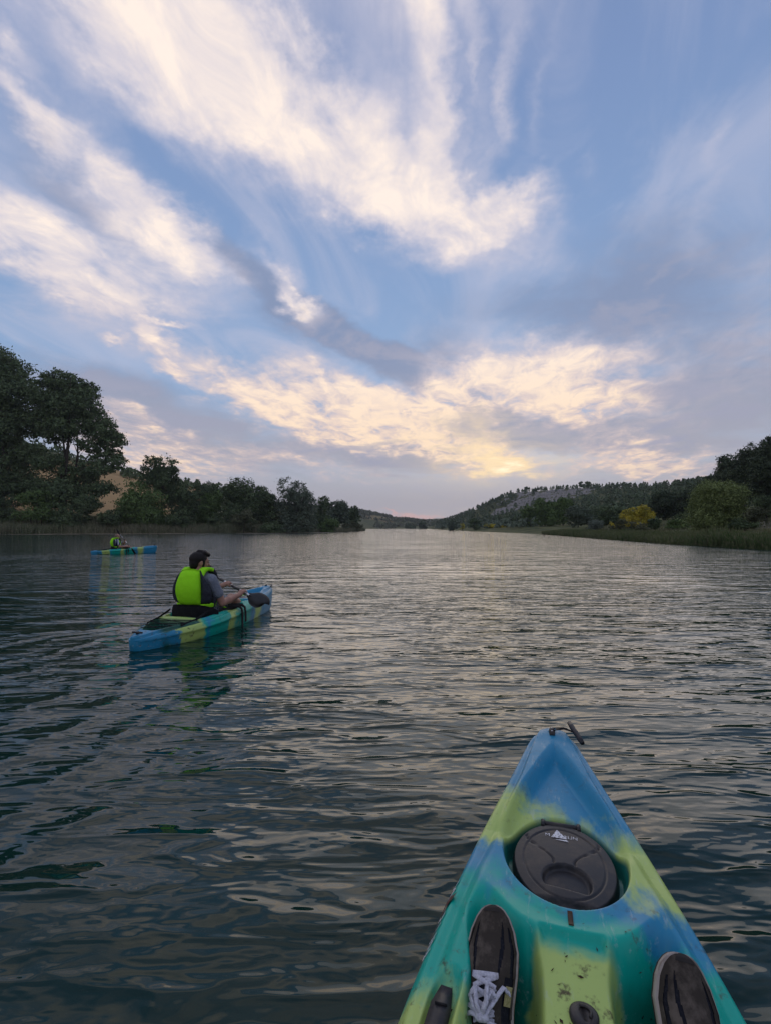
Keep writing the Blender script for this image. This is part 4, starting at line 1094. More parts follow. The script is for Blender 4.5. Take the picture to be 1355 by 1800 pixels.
    me = bpy.data.meshes.new('emblem'); me.from_pydata([(0, -.006, 0), (.035, -.006, 0), (.07, -.006, 0), (.02, .03, 0), (.05, .03, 0), (.032, .062, 0)], [], [(0, 1, 3), (1, 4, 3), (1, 2, 4), (3, 4, 5)])
    link('emblem', wrap(me, .968, .004), RED_INK, k)
    return k
def drops(k, n, seed):
    """beads of water and bits of leaf lying on the deck"""
    rg = np.random.default_rng(seed); th = np.linspace(0, 2 * np.pi, 7)[:-1]
    parts = []
    dd = rg.uniform(.1, 1.5, n); vv = rg.uniform(-.95, .95, n)
    for d, v in zip(dd, vv):
        y = v * float(edge_w(np.array([d]))[0]); c = deckp(d, y, -.0004); r = rg.uniform(.0009, .0026)
        e1 = deckp(d + .004, y); e2 = deckp(d, y + .004); nv = np.cross(e1 - c, e2 - c); nv = nv / (np.linalg.norm(nv) + 1e-9) * (1 if nv[2] > 0 else -1)
        u = np.cross(nv, (0, 1, .3)); u /= np.linalg.norm(u); w = np.cross(nv, u)
        ring = lambda q, h: c + nv * h + r * q * (np.cos(th)[:, None] * u * rg.uniform(1, 1.5) + np.sin(th)[:, None] * w)
        V = np.vstack([ring(1, 0), ring(.85, r * .35), ring(.4, r * .6), ring(.02, r * .66)])
        parts.append((V, grid_faces(4, 6, True)))
    V, F_ = merge(parts)
    m = mat('water_bead', (1, 1, 1), 0.02, 0.5, **{'Transmission Weight': 1.0, 'IOR': 1.33})
    tag(link('water_drops', np_mesh('water_drops', V, F_, True), m, k), kind='stuff')
    parts = []
    for i in range(34):
        d = rg.uniform(1.02, 1.42); y = rg.choice([rg.normal() * .04, rg.uniform(-.25, .25)]); c = deckp(d, y, .002); L = rg.uniform(.002, .008); a = rg.uniform(0, 6.3)
        u = np.array([math.cos(a), math.sin(a), rg.normal() * .2]) * L; w = np.array([-math.sin(a), math.cos(a), rg.normal() * .2]) * L * rg.uniform(.15, .5)
        parts.append((np.array([c - u, c - w, c + u, c + w]), np.array([(0, 1, 2, 3)])))
    V, F_ = merge(parts)
    tag(link('leaf_litter', np_mesh('leaf_litter', V, F_), grimy('dead_leaf', (0.035, 0.018, 0.008), (0.11, 0.055, 0.02), .9, 40), k), kind='stuff')
HEAD = R(16)
own = make_kayak('blue, yellow and green kayak in the foreground with a black oval hatch')
fwd = Vector((math.sin(HEAD), math.cos(HEAD), 0))
own.location = Vector((.703, 2.16, 0)) - fwd * (KL / 2)
own.rotation_euler = (0, 0, math.pi / 2 - HEAD)
near_k = copy_tree(own); drops(own, 420, 5); tag(near_k, 'blue and green kayak paddled by the dark haired man')
near_k.rotation_euler = (0, 0, math.pi / 2 - R(15)); near_k.location = (-2.45 + math.sin(R(15)) * 1.37, 4.94 + math.cos(R(15)) * 1.37, -.035)
far_k = copy_tree(near_k); tag(far_k, 'distant blue and green kayak near the left reeds')
far_k.rotation_euler = (0, 0, math.pi / 2 - R(52)); far_k.location = (-13.25 + math.sin(R(52)) * 1.4, 22.7 + math.cos(R(52)) * 1.4, -.02)


# ---------------------------------------------------------------- people (one continuous skin from blended rounded cones)
def surface_net(prims, h, pad=0.03, blend=0.02):
    """prims: ('cone', a, b, ra, rb[, k]) or ('ell', c, radii, rot[, k]) -> smooth closed mesh"""
    lo, hi = np.full(3, 1e9), np.full(3, -1e9)
    for p in prims:
        if p[0] == 'cone':
            for c, r in ((p[1], p[3]), (p[2], p[4])):
                lo = np.minimum(lo, np.array(c) - r); hi = np.maximum(hi, np.array(c) + r)
        else:
            r = max(p[2]); lo = np.minimum(lo, np.array(p[1]) - r); hi = np.maximum(hi, np.array(p[1]) + r)
    lo -= pad; hi += pad
    n = np.ceil((hi - lo) / h).astype(int) + 1
    f = np.full(n, 0.08, np.float32)
    ax = [lo[i] + h * np.arange(n[i]) for i in range(3)]
    for p in prims:
        k = p[-1] if len(p) > (5 if p[0] == 'cone' else 4) else blend
        if p[0] == 'cone':
            a, c = np.array(p[1], float), np.array(p[2], float); ra, rb = p[3], p[4]
            l2, h2 = np.minimum(a - ra, c - rb) - 0.07, np.maximum(a + ra, c + rb) + 0.07
        else:
            c = np.array(p[1], float); r = np.array(p[2], float); l2, h2 = c - r.max() - 0.07, c + r.max() + 0.07
        sl = tuple(slice(max(0, int((l2[i] - lo[i]) / h)), min(n[i], int((h2[i] - lo[i]) / h) + 2)) for i in range(3))
        X, Y, Z = np.meshgrid(ax[0][sl[0]], ax[1][sl[1]], ax[2][sl[2]], indexing='ij')
        if p[0] == 'cone':
            d = c - a; L = d @ d
            t = np.clip(((X - a[0]) * d[0] + (Y - a[1]) * d[1] + (Z - a[2]) * d[2]) / max(L, 1e-9), 0, 1)
            g = np.sqrt((X - a[0] - t * d[0]) ** 2 + (Y - a[1] - t * d[1]) ** 2 + (Z - a[2] - t * d[2]) ** 2) - (ra + (rb - ra) * t)
        else:
            Rm = np.array(Euler(p[3]).to_matrix()).T
            q = [(X - c[0]) * Rm[i, 0] + (Y - c[1]) * Rm[i, 1] + (Z - c[2]) * Rm[i, 2] for i in range(3)]
            k0 = np.sqrt(sum((q[i] / r[i]) ** 2 for i in range(3))); k1 = np.sqrt(sum((q[i] / r[i] ** 2) ** 2 for i in range(3)))
            g = k0 * (k0 - 1) / (k1 + 1e-6)
        f0 = f[sl]; hh = np.clip(0.5 + 0.5 * (f0 - g) / k, 0, 1)
        f[sl] = f0 * (1 - hh) + g * hh - k * hh * (1 - hh)
    s = f < 0
    cs = n - 1
    acc = np.zeros(tuple(cs) + (3,), np.float32); cnt = np.zeros(tuple(cs), np.float32)
    cor = [(i, j, k) for i in (0, 1) for j in (0, 1) for k in (0, 1)]
    def sub(A, c): return A[c[0]:c[0] + cs[0], c[1]:c[1] + cs[1], c[2]:c[2] + cs[2]]
    for a in cor:
        for ax_ in range(3):
            if a[ax_] == 1: continue
            e = list(a); e[ax_] = 1; e = tuple(e)
            fa, fb = sub(f, a), sub(f, e)
            cr = (fa < 0) != (fb < 0)
            t = np.where(cr, fa / np.where(cr, fa - fb, 1), 0)
            for i in range(3):
                acc[..., i] += np.where(cr, a[i] + (t if i == ax_ else 0), 0)
            cnt += cr
    act = cnt > 0
    idx = np.full(tuple(cs), -1, np.int64); idx[act] = np.arange(act.sum())
    cells = np.argwhere(act)
    V = lo + h * (cells + acc[act] / cnt[act][:, None])
    faces = []
    for ax_ in range(3):
        o1, o2 = [(1, 2), (2, 0), (0, 1)][ax_]
        sh = [slice(0, n[i] - (1 if i == ax_ else 0)) for i in range(3)]
        A = s[tuple(sh)]; sh2 = list(sh); sh2[ax_] = slice(1, n[ax_]); B = s[tuple(sh2)]
        e = np.argwhere(A != B)
        e = e[(e[:, o1] > 0) & (e[:, o2] > 0) & (e[:, o1] < n[o1] - 1) & (e[:, o2] < n[o2] - 1)]
        fl = A[e[:, 0], e[:, 1], e[:, 2]]
        q = []
        for (d1, d2) in ((0, 0), (1, 0), (1, 1), (0, 1)):
            c = e.copy(); c[:, o1] -= d1; c[:, o2] -= d2
            q.append(idx[c[:, 0], c[:, 1], c[:, 2]])
        q = np.stack(q, -1); q[~fl] = q[~fl][:, ::-1]
        faces.append(q)
    F_ = np.vstack(faces)
    return V, F_[(F_ >= 0).all(1)][:, ::-1]
def net(name, prims, h, m, parent=None, **kw):
    V, F_ = surface_net(prims, h, **kw)
    return link(name, np_mesh(name, V, F_, True), m, parent)

def skin_fn(base, ruddy):
    def fn(b):
        p = b.new('ShaderNodeTexCoord').outputs['Object']
        return {'Base Color': b.mix(b.noise(p, 9.0, 4, 0.6), base + (1,), ruddy + (1,))}
    return fn
SKIN = node_mat('skin', skin_fn((0.36, 0.19, 0.135), (0.44, 0.235, 0.17)), 0.55, 0.3)
def cloth(name, a, c, scale=120.0, rough=0.85, fold=0.8):
    def fn(b):
        p = b.new('ShaderNodeTexCoord').outputs['Object']
        n = b.noise(p, scale, 3, 0.6); w = b.noise(p, 14.0, 4, 0.6, 0.4)
        return {'Base Color': b.mix(b.smooth(n, 0.35, 0.65), a + (1,), c + (1,)), 'Normal': bump(b, w, fold, 0.035)}
    return node_mat(name, fn, rough, 0.15)
LIME = cloth('lime_fabric', (0.32, 0.84, 0.015), (0.38, 0.92, 0.025), fold=0.32)
SLATE = cloth('slate_fabric', (0.030, 0.033, 0.045), (0.048, 0.052, 0.066))
GREY_T = cloth('grey_jersey', (0.17, 0.19, 0.235), (0.24, 0.265, 0.315))
def stripes(b):
    p = b.new('ShaderNodeTexCoord').outputs['Object']
    x, y, z = b.sep(p)[:3]
    w = b.m('SINE', b.m('MULTIPLY', x, 62.0))
    return {'Base Color': b.mix(b.smooth(w, -0.1, 0.1), (0.012, 0.022, 0.075, 1), (0.52, 0.55, 0.62, 1))}
NAVY_T = node_mat('navy_white_jersey', stripes, 0.85, 0.15)
SHORTS = cloth('patterned_shorts', (0.055, 0.075, 0.13), (0.30, 0.30, 0.31), 55.0)
HAIR = node_mat('dark_hair', lambda b: {'Base Color': b.mix(b.noise(b.new('ShaderNodeTexCoord').outputs['Object'], 90, 3, .6), (0.006, 0.005, 0.005, 1), (0.022, 0.017, 0.015, 1)),
                                        'Normal': bump(b, b.noise(b.new('ShaderNodeTexCoord').outputs['Object'], 120, 3, .6), .6, .006)}, 0.6, 0.25)
CROP = node_mat('cropped_grey_hair', lambda b: {'Base Color': b.mix(b.noise(b.new('ShaderNodeTexCoord').outputs['Object'], 60, 3, .6), (0.16, 0.10, 0.075, 1), (0.27, 0.19, 0.15, 1))}, 0.7, 0.25)
BLADE = grimy('black_blade', (0.006, 0.006, 0.007), (0.016, 0.016, 0.018), 0.45, 12, 0.22)
ALU = mat('aluminium_shaft', (0.70, 0.71, 0.72), 0.32, 0.5, Metallic=0.9)

def pose(rh, pd, gap, mid, face):
    pd = np.array(pd) / np.linalg.norm(pd); rh = np.array(rh)
    return dict(RH=rh, PD=pd, LH=rh + pd * gap, mid=rh + pd * mid, face=np.array(face))
NEAR = pose((.50, -.31, .43), (.55, .82, .15), .44, .47, (-.31, .16, .28))
FAR = pose((.50, -.30, .36), (-.24, .82, .52), .50, .42, (.9, .2, .3))
SZ = 0.155                                   # height of the seat above the water
def hand_prims(wrist, grip, axis, side):
    """palm, four curled fingers of unequal length round the shaft, and a thumb from the side of the palm"""
    out = []
    w = np.array(wrist, float); g = np.array(grip, float); ax = np.array(axis, float)
    f = g - w; f -= ax * (f @ ax); f /= np.linalg.norm(f)               # towards the shaft, square to it
    up = np.cross(ax, f); up /= np.linalg.norm(up)
    if up[2] < 0: up = -up
    pc = g - f * .040 + up * .014
    out.append(('cone', w, pc, .026, .030))
    for q in (-.028, .028): out.append(('cone', w * .3 + pc * .7, pc + ax * q + f * .012, .020, .017))
    for i, (q, L) in enumerate(((-.033, .92), (-.011, 1.0), (.011, .97), (.033, .8))):
        k0 = pc + ax * q + f * .014 + up * .006
        k1 = g + ax * q + up * .027 + f * .004
        k2 = g + ax * q + f * .026 * L - up * .004
        k3 = g + ax * q - up * .024 + f * .004
        out += [('cone', k0, k1, .0105, .0098, .004), ('cone', k1, k2, .0098, .0088, .004), ('cone', k2, k3, .0088, .0075, .004)]
    s = 1 if side == 'right' else -1
    t0 = pc + ax * .034 * s - up * .004; t1 = g + ax * .046 * s - up * .016 - f * .012; t2 = g + ax * .040 * s - up * .024 + f * .012
    out += [('cone', t0, t1, .0125, .0105, .005), ('cone', t1, t2, .0105, .0085, .004)]
    return out
def body_prims(shape):
    """seated figure: x forward, y to the left, origin under the hips on the seat; head turned to the right"""
    P = []
    hip = np.array([-.02, 0, SZ + .095])
    P += [('ell', hip, (.125, .175, .105), (0, 0, 0), .03)]
    P += [('cone', hip + (0, 0, .03), (-.025, 0, SZ + .26), .125, .120, .04)]
    P += [('ell', (-.015, 0, SZ + .37), (.112, .165, .16), (0, .06, 0), .04)]
    sh = {}
    for s in (1, -1):
        S = np.array([.005 + (.05 if s > 0 else -.015), s * .178, SZ + .475]); sh[s] = S
        P += [('cone', (-.005, s * .05, SZ + .49), S, .070, .060, .03)]
    P += [('cone', (-.005, 0, SZ + .48), (.018, 0, SZ + .60), .062, .055, .025)]
    # arms
    el_r = np.array([.10, -.262, SZ + .20]); el_l = np.array([.36, .27, SZ + .30])
    for s, el, g in ((-1, el_r, shape['RH']), (1, el_l, shape['LH'])):
        S = sh[s]
        v = g - el; n = v / np.linalg.norm(v); wr = g - n * .085
        mid = el + v * .25
        P += [('cone', S, S * .5 + el * .5, .056, .050, .02), ('cone', S * .5 + el * .5, el, .050, .042, .02), ('cone', el, mid, .042, .043, .015), ('cone', mid, wr, .043, .027, .015)]
        P += hand_prims(wr, g, shape['PD'], 'right' if s < 0 else 'left')
    # legs
    for s in (1, -1):
        H = hip + np.array([.02, s * .09, -.005]); K = np.array([.44, s * .165, SZ + .205]); A = np.array([.80, s * .165, SZ - .015])
        P += [('cone', H, H * .5 + K * .5, .088, .076, .03), ('cone', H * .5 + K * .5, K, .076, .055, .02), ('cone', K, K * .68 + A * .32, .054, .058, .02), ('cone', K * .68 + A * .32, A, .056, .037, .02)]
        toe = A + np.array([.12, s * .012, .075])
        P += [('cone', A + (-.02, 0, -.025), A + (.05, 0, .0), .036, .036, .02), ('cone', A + (.03, 0, 0), toe, .036, .024, .02)]
    # head, built in its own frame and turned
    yaw = shape['yaw']; C = np.array([.035, 0, SZ + .672])
    M = np.array(Matrix.Rotation(yaw, 3, 'Z') @ Matrix.Rotation(shape.get('nod', 0.12), 3, 'Y'))
    def hp(x, y, z): return C + M @ np.array([x, y, z])
    e = (0, shape.get('nod', 0.12), yaw)
    P += [('ell', hp(-.012, 0, .022), (.098, .077, .092), e, .02), ('ell', hp(.030, 0, -.035), (.062, .058, .078), e, .02), ('cone', hp(.045, 0, -.085), hp(.062, 0, -.092), .028, .024, .02),
          ('cone', hp(.086, 0, .008), hp(.110, 0, -.022), .010, .015, .010), ('cone', hp(.080, .03, .026), hp(.080, -.03, .026), .012, .012, .012),
          ('cone', hp(.078, .014, -.060), hp(.078, -.014, -.060), .011, .011, .008), ('ell', hp(.060, .036, -.02), (.022, .022, .02), e, .012), ('ell', hp(.060, -.036, -.02), (.022, .022, .02), e, .012)]
    for s in (1, -1):
        P += [('ell', hp(-.010, s * .078, -.008), (.020, .009, .032), (0, .15, yaw + s * .35), .006)]
    P += [('cone', (.0, 0, SZ + .52), tuple(C + np.array([-.005, 0, -.05])), .056, .056, .02)]
    return P, hp, e, sh, (el_r, el_l), hip
def person(label, shape, shirt, hairmat, group='people paddling kayaks', bald=False):
    P, hp, e, sh, els, hip = body_prims(shape)
    root = net('person', P, .0062, SKIN); tag(root, label, 'person', group)
    # hair, brows and beard
    if not bald:
        Hs = [('ell', hp(-.026, 0, .040), (.104, .084, .088), e, .01), ('ell', hp(-.064, 0, -.010), (.056, .072, .085), e, .01), ('cone', hp(.028, -.03, .112), hp(.085, .01, .098), .030, .026, .01),
              ('cone', hp(.0, .04, .115), hp(.075, .045, .10), .028, .022, .01), ('cone', hp(-.03, 0, .12), hp(.04, 0, .125), .03, .026, .01)]
        for s in (1, -1): Hs += [('cone', hp(.024, s * .072, .03), hp(.020, s * .072, -.045), .014, .012, .006)]
        net('hair', Hs, .006, hairmat, root)
        Bd = [('cone', hp(.022, s * .066, -.045), hp(.052, s * .034, -.098), .013, .018, .008) for s in (1, -1)] + [('cone', hp(.060, .025, -.100), hp(.060, -.025, -.100), .020, .020, .008), ('cone', hp(.088, .02, -.046), hp(.088, -.02, -.046), .007, .007, .004)]
        net('beard', Bd, .005, hairmat, root)
        net('eyebrow', [('cone', hp(.091, .038, .034), hp(.095, .012, .036), .005, .005)], .003, hairmat, root); net('eyebrow', [('cone', hp(.091, -.038, .034), hp(.095, -.012, .036), .005, .005)], .003, hairmat, root)
    else:
        net('hair', [('ell', hp(-.022, 0, .022), (.096, .0795, .090), e, .01), ('ell', hp(-.05, 0, -.01), (.056, .066, .07), e, .01)], .006, hairmat, root)
    for s in (1, -1):
        V, F_ = tube([hp(.078, s * .031, .010), hp(.088, s * .031, .010)], [.010, .006], 10); link('eye', np_mesh('eye', V, F_, True), HAIR, root)
    # shirt
    T = [('ell', hip + (0, 0, .03), (.135, .182, .11), (0, 0, 0), .03), ('cone', hip + (0, 0, .04), (-.025, 0, SZ + .26), .134, .129, .04), ('ell', (-.015, 0, SZ + .37), (.121, .174, .168), (0, .06, 0), .04)]
    for s, el in ((-1, els[0]), (1, els[1])):
        S = sh[s]
        T += [('cone', (-.005, s * .05, SZ + .49), S, .076, .068, .03), ('cone', S, S * .42 + el * .58, .067, .066, .02)]
    net('shirt', T, .008, shirt, root)
    Sh = [('ell', hip + (0, 0, -.012), (.140, .188, .108), (0, 0, 0), .03)]
    for s in (1, -1):
        H = hip + np.array([.02, s * .09, -.005]); K = np.array([.44, s * .165, SZ + .205])
        Sh += [('cone', H, H * .25 + K * .75, .098, .080, .03)]
    net('shorts', Sh, .008, SHORTS, root)
    for s in (1, -1):
        A = np.array([.80, s * .165, SZ - .015]); toe = A + np.array([.12, s * .012, .075])
        net('shoe', [('cone', A + (-.03, 0, -.03), A + (.05, 0, -.005), .042, .042, .02), ('cone', A + (.03, 0, -.005), toe, .043, .033, .02)], .008, SLATE, root)
    # life vest
    vest = empty('life_vest'); vest.parent = root
    def panel(name, m, a0, a1, z0f, z1f, r=0.0, thick=.045, na=22, nz=18, puff=.02, lean=-.03):
        """padded panel wrapped round the chest between two bearings (0 = straight back)"""
        a = np.linspace(a0, a1, na); t = np.linspace(0, 1, nz); Ag, Tg = np.meshgrid(a, t, indexing='ij')
        z0, z1 = z0f(Ag), z1f(Ag); Zg = z0 + (z1 - z0) * Tg
        edge = np.minimum(1, 5 * np.minimum(np.minimum(Tg, 1 - Tg) * 1.6, np.minimum(Ag - a0, a1 - Ag) / (a1 - a0)))
        rnd = np.sqrt(np.clip(edge, 0, 1))
        def surf(o):
            sq = 0.78 + .22 * np.sin(np.pi * np.clip((Zg - SZ - .12) / .46, 0, 1))
            rx = (.134 * sq + r + o); ry = (.200 * sq + r + o)
            return np.stack([-.02 + lean * (Zg - SZ - .3) - rx * np.cos(Ag), ry * np.sin(Ag), Zg], -1)
        O = surf(thick * (0.35 + .65 * rnd) + puff * rnd * np.sin(np.pi * Tg)); I = surf(0 * rnd)
        V = np.vstack([O.reshape(-1, 3), I.reshape(-1, 3)]); n = na * nz
        F_ = [grid_faces(na, nz), grid_faces(na, nz)[:, ::-1] + n]
        for L in ([(i, 0) for i in range(na)], [(i, nz - 1) for i in range(na)], [(0, j) for j in range(nz)], [(na - 1, j) for j in range(nz)]):
            ii = np.array([i * nz + j for i, j in L]); F_.append(np.stack([ii[:-1], ii[1:], ii[1:] + n, ii[:-1] + n], -1))
        return link(name, np_mesh(name, V, np.vstack(F_), True), m, vest)
    cst = lambda v: (lambda a: 0 * a + v)
    panel('back_panel', LIME, -.70, .70, lambda a: SZ + .185 + .02 * np.abs(a), lambda a: SZ + .612 - .045 * np.abs(a) ** 2, thick=.060, puff=.045)
    for s in (1, -1):
        panel('side_panel', SLATE, *( (.67, 1.26) if s > 0 else (-1.26, -.67) ), lambda a: SZ + .205 + 0 * a, lambda a: SZ + .595 - .55 * np.clip(np.abs(a) - .74, 0, 1) ** 1.1, thick=.056, puff=.030)
        panel('waist_band', LIME, *( (.62, 1.7) if s > 0 else (-1.7, -.62) ), lambda a: SZ + .165 + 0 * a, lambda a: SZ + .215 + 0 * a, thick=.056, puff=.0, nz=8)
        panel('front_panel', LIME, *( (1.95, 3.05) if s > 0 else (-3.05, -1.95) ), lambda a: SZ + .12 + 0 * a, lambda a: SZ + .50 - .3 * np.clip(2.2 - np.abs(a), 0, 1), thick=.050, puff=.015)
        panel('side_panel', SLATE, *( (1.5, 1.97) if s > 0 else (-1.97, -1.5) ), lambda a: SZ + .14 + 0 * a, lambda a: SZ + .30 + 0 * a, thick=.040, puff=.01)
        # shoulder strap: lime over the top, dark down the front
        S0 = np.array([-.125, s * .105, SZ + .535]); S1 = np.array([-.03, s * .112, SZ + .605]); S2 = np.array([.075, s * .115, SZ + .585]); S3 = np.array([.140, s * .118, SZ + .50]); S4 = np.array([.150, s * .118, SZ + .36])
        up = [S0, S0 * .5 + S1 * .5 + (0, 0, .012), S1, S1 * .5 + S2 * .5 + (0, 0, .008), S2]
        V, F_ = strap_mesh(up, .088, .036, (-.2, 0, 1)); o = link('shoulder_strap', np_mesh('shoulder_strap', V, F_, True), LIME, vest)
        V, F_ = strap_mesh([S2, S2 * .4 + S3 * .6 + (.01, 0, .012), S3, S3 * .5 + S4 * .5 + (.006, 0, 0), S4], .080, .034, np.array([(.3, 0, 1), (.8, 0, .7), (1, 0, .3), (1, 0, .1), (1, 0, 0)])); link('shoulder_strap', np_mesh('shoulder_strap', V, F_, True), SLATE, vest)
    # crotch flap of the vest lying on the lap
    V, F_ = strap_mesh([(.17, -.12, SZ + .16), (.22, -.15, SZ + .15), (.28, -.19, SZ + .10), (.31, -.225, SZ + .02)], .15, .018, (.5, -.3, .9)); link('lap_flap', np_mesh('lap_flap', V, F_), LIME, vest)
    return root
def paddle(label, ps):
    """shaft centred between the hands with two black blades"""
    root = empty('paddle'); tag(root, label, 'paddle', 'two bladed paddles')
    c, PD = ps['mid'], ps['PD']
    a, z = c - PD * .82, c + PD * .82
    sh_ = solid_tube('shaft', [c - PD * .62, c - PD * .3, c, c + PD * .3, c + PD * .62], .0148, ALU, root, 12)
    for s, e in ((-1, a), (1, z)):
        solid_tube('grip', [c + PD * s * .12, c + PD * s * .36], .0168, BLACK, root, 12)
        solid_tube('drip_ring', [c + PD * s * .47, c + PD * s * .485], .030, BLACK, root, 14)
        ax = PD * s; wv = np.cross(ax, ps['face']); wv /= np.linalg.norm(wv); nv = np.cross(ax, wv)
        st = np.linspace(0, 1, 15); L = .47
        wid = np.array([.030, .034, .046, .062, .076, .086, .092, .095, .096, .095, .091, .084, .072, .052, .012])
        rows = []
        for t, w in zip(st, wid):
            q = np.linspace(-1, 1, 9)
            sk = .035 * t * (1 if s > 0 else -1)
            rows.append(c + ax * (.58 + L * t + .03 * 0) + wv * ((q * w)[:, None] + 0) + nv * (.018 * (1 - q * q) * (.3 + t) * -1)[:, None] + ax * (-.05 * t * q)[:, None])
        O = np.stack(rows); I = O + nv * .007
        V = np.vstack([O.reshape(-1, 3), I.reshape(-1, 3)]); n = 15 * 9
        F_ = [grid_faces(15, 9), grid_faces(15, 9)[:, ::-1] + n]
        for Lp in ([(i, 0) for i in range(15)], [(i, 8) for i in range(15)], [(0, j) for j in range(9)], [(14, j) for j in range(9)]):
            ii = np.array([i * 9 + j for i, j in Lp]); F_.append(np.stack([ii[:-1], ii[1:], ii[1:] + n, ii[:-1] + n], -1))
        bl = link('blade', np_mesh('blade', V, np.vstack(F_), True), BLADE, root)
        solid_tube('blade_rib', [c + ax * .52, c + ax * .62, c + ax * .80, c + ax * .95], [.016, .013, .009, .003], BLADE, bl, 8)
    return root
def seat_at(o, k, x=-.36, lift=0.0):
    o.matrix_world = Matrix.LocRotScale(k.location, k.rotation_euler.to_quaternion(), None) @ Matrix.Translation((x, 0, lift))
man = person('dark haired bearded man in lime green vest and grey shirt, paddling, head turned right', dict(yaw=R(-38), **NEAR), GREY_T, HAIR)
seat_at(man, near_k)
pd1 = paddle('black bladed paddle in the hands of the dark haired man', NEAR); seat_at(pd1, near_k)
man2 = person('distant person with cropped hair in lime vest and striped navy shirt, paddling', dict(yaw=R(-8), **FAR), NAVY_T, CROP, bald=True)
seat_at(man2, far_k)
pd2 = paddle('black bladed paddle held by the distant kayaker', FAR); seat_at(pd2, far_k)

# ---------------------------------------------------------------- the photographer's shoes
SUEDE = grimy('brown_grey_suede', (0.050, 0.042, 0.035), (0.135, 0.112, 0.092), 0.9, 16, 0.1)
MESH = grimy('navy_black_mesh', (0.016, 0.017, 0.023), (0.034, 0.035, 0.044), 0.9, 160, 0.1)
MIDSOLE = grimy('dirty_white_midsole', (0.42, 0.37, 0.33), (0.22, 0.17, 0.14), 0.75, 22, 0.2)
OUTSOLE = grimy('dark_outsole', (0.02, 0.017, 0.015), (0.04, 0.033, 0.028), 0.8)
LACE = cloth('white_lace', (0.42, 0.42, 0.48), (0.56, 0.56, 0.62), 200.0)
PATCH = cloth('pale_yellow_patch', (0.34, 0.30, 0.13), (0.42, 0.37, 0.18))
def shoe(label, side):
    """x towards the toe from the heel, z up from the tread, y to the left"""
    root = empty('shoe'); tag(root, label, 'shoe', "the photographer's shoes")
    L = .300
    def plan(t):       # centre offset and half width along the sole
        w = np.interp(t, [0, .03, .10, .25, .45, .62, .75, .86, .93, .97, .99, 1.0], [.012, .024, .034, .037, .039, .0485, .0505, .0425, .0320, .0220, .0135, .004])
        c = side * np.interp(t, [0, .3, .6, .8, 1.0], [0, 0, -.002, -.006, -.014])
        return c, w
    tt = np.concatenate([np.linspace(0, .1, 8)[:-1], np.linspace(.1, .86, 70)[:-1], np.linspace(.86, 1, 30)])
    c, w = plan(tt)
    rise = .020 * np.clip((tt - .72) / .28, 0, 1) ** 2 + .006 * np.clip((.12 - tt) / .12, 0, 1)
    def loop(z0, z1, grow):
        V, m = [], 16
        ring = [(1, 0), (1, 1), (-1, 1), (-1, 0)]
        rows = np.stack([np.stack([tt * L, c + s * (w + grow[k]) , rise + (z0 if q == 0 else z1) ], -1) for k, (s, q) in enumerate(ring)], 1)
        return rows.reshape(-1, 3), grid_faces(len(tt), 4, True)
    h1 = .034
    link('midsole', np_mesh('midsole', *loop(.006, h1, (.001, .005, .005, .001)), False), MIDSOLE, root)
    link('outsole', np_mesh('outsole', *loop(-.001, .0065, (.0005,) * 4), False), OUTSOLE, root)
    # upper: arched sections
    top = np.interp(tt, [0, .05, .14, .25, .34, .42, .52, .62, .72, .82, .90, .95, .98, 1.0], [.080, .094, .094, .088, .094, .100, .094, .083, .071, .061, .053, .047, .040, .030])
    ph = np.linspace(0, np.pi, 73)
    def sec(infl):
        cy = np.cos(ph); sz = np.sin(ph)
        pw = 0.92
        Y = c[:, None] + (np.sign(cy) * np.abs(cy) ** pw)[None, :] * (w[:, None] + infl)
        Z = rise[:, None] + (h1 - .006) + (np.abs(sz) ** .88)[None, :] * (top[:, None] - h1 + .006 + infl)
        return np.stack([np.broadcast_to((tt * L)[:, None], Y.shape), Y, Z], -1)
    base = sec(0.0); n0, n1 = base.shape[:2]
    F_ = grid_faces(n0, n1)
    # opening for the foot: leave out the top of the rear third
    fi, fj = np.divmod(np.arange(len(F_)), n1 - 1)
    op = (tt[fi] > .07) & (tt[fi] < .30) & (fj > 17) & (fj < 54)
    link('upper', np_mesh('upper', base.reshape(-1, 3), F_[~op], True), MESH, root)
    def overlay(name, cond, m, infl=.0022):
        S_ = sec(infl); k = cond(tt[fi], (fj + .5) / (n1 - 1) * 2 - 1)
        o = link(name, np_mesh(name, S_.reshape(-1, 3), F_[k & ~op], True), m, root)
        return o
    # suede: toe cap, bands to the laces, eyestay, heel
    def suede(t, v):
        a = np.abs(v); q = np.clip((t - .60) / .30, 0, 1)
        inset = lambda v0, h: np.abs(a - v0 + .10 * (1 - q)) < h * np.sin(np.pi * q) ** .6
        slot = inset(.40, .055) | ((a > .66 - .10 * q) & (a < .66 + .12 * np.sin(np.pi * np.clip((t - .45) / .42, 0, 1))) & (t > .45) & (t < .87))
        front = (t > .60) & ~slot
        stay = (t > .33) & (t <= .60) & (a > .17) & (a < .50)
        return front | stay | (t < .12) | ((a > .84) & (t > .40))
    overlay('suede_overlay', suede, SUEDE)
    overlay('toe_guard', lambda t, v: (t > .955) & (np.abs(v) < .42), OUTSOLE, .004)
    overlay('tongue', lambda t, v: (np.abs(v) < .17) & (t > .26) & (t < .60), MESH, .003)
    overlay('side_patch', lambda t, v: (v * side > .55) & (v * side < .80) & (t > .46) & (t < .56), PATCH, .0035)
    # laces follow the instep
    S2 = sec(.0062)
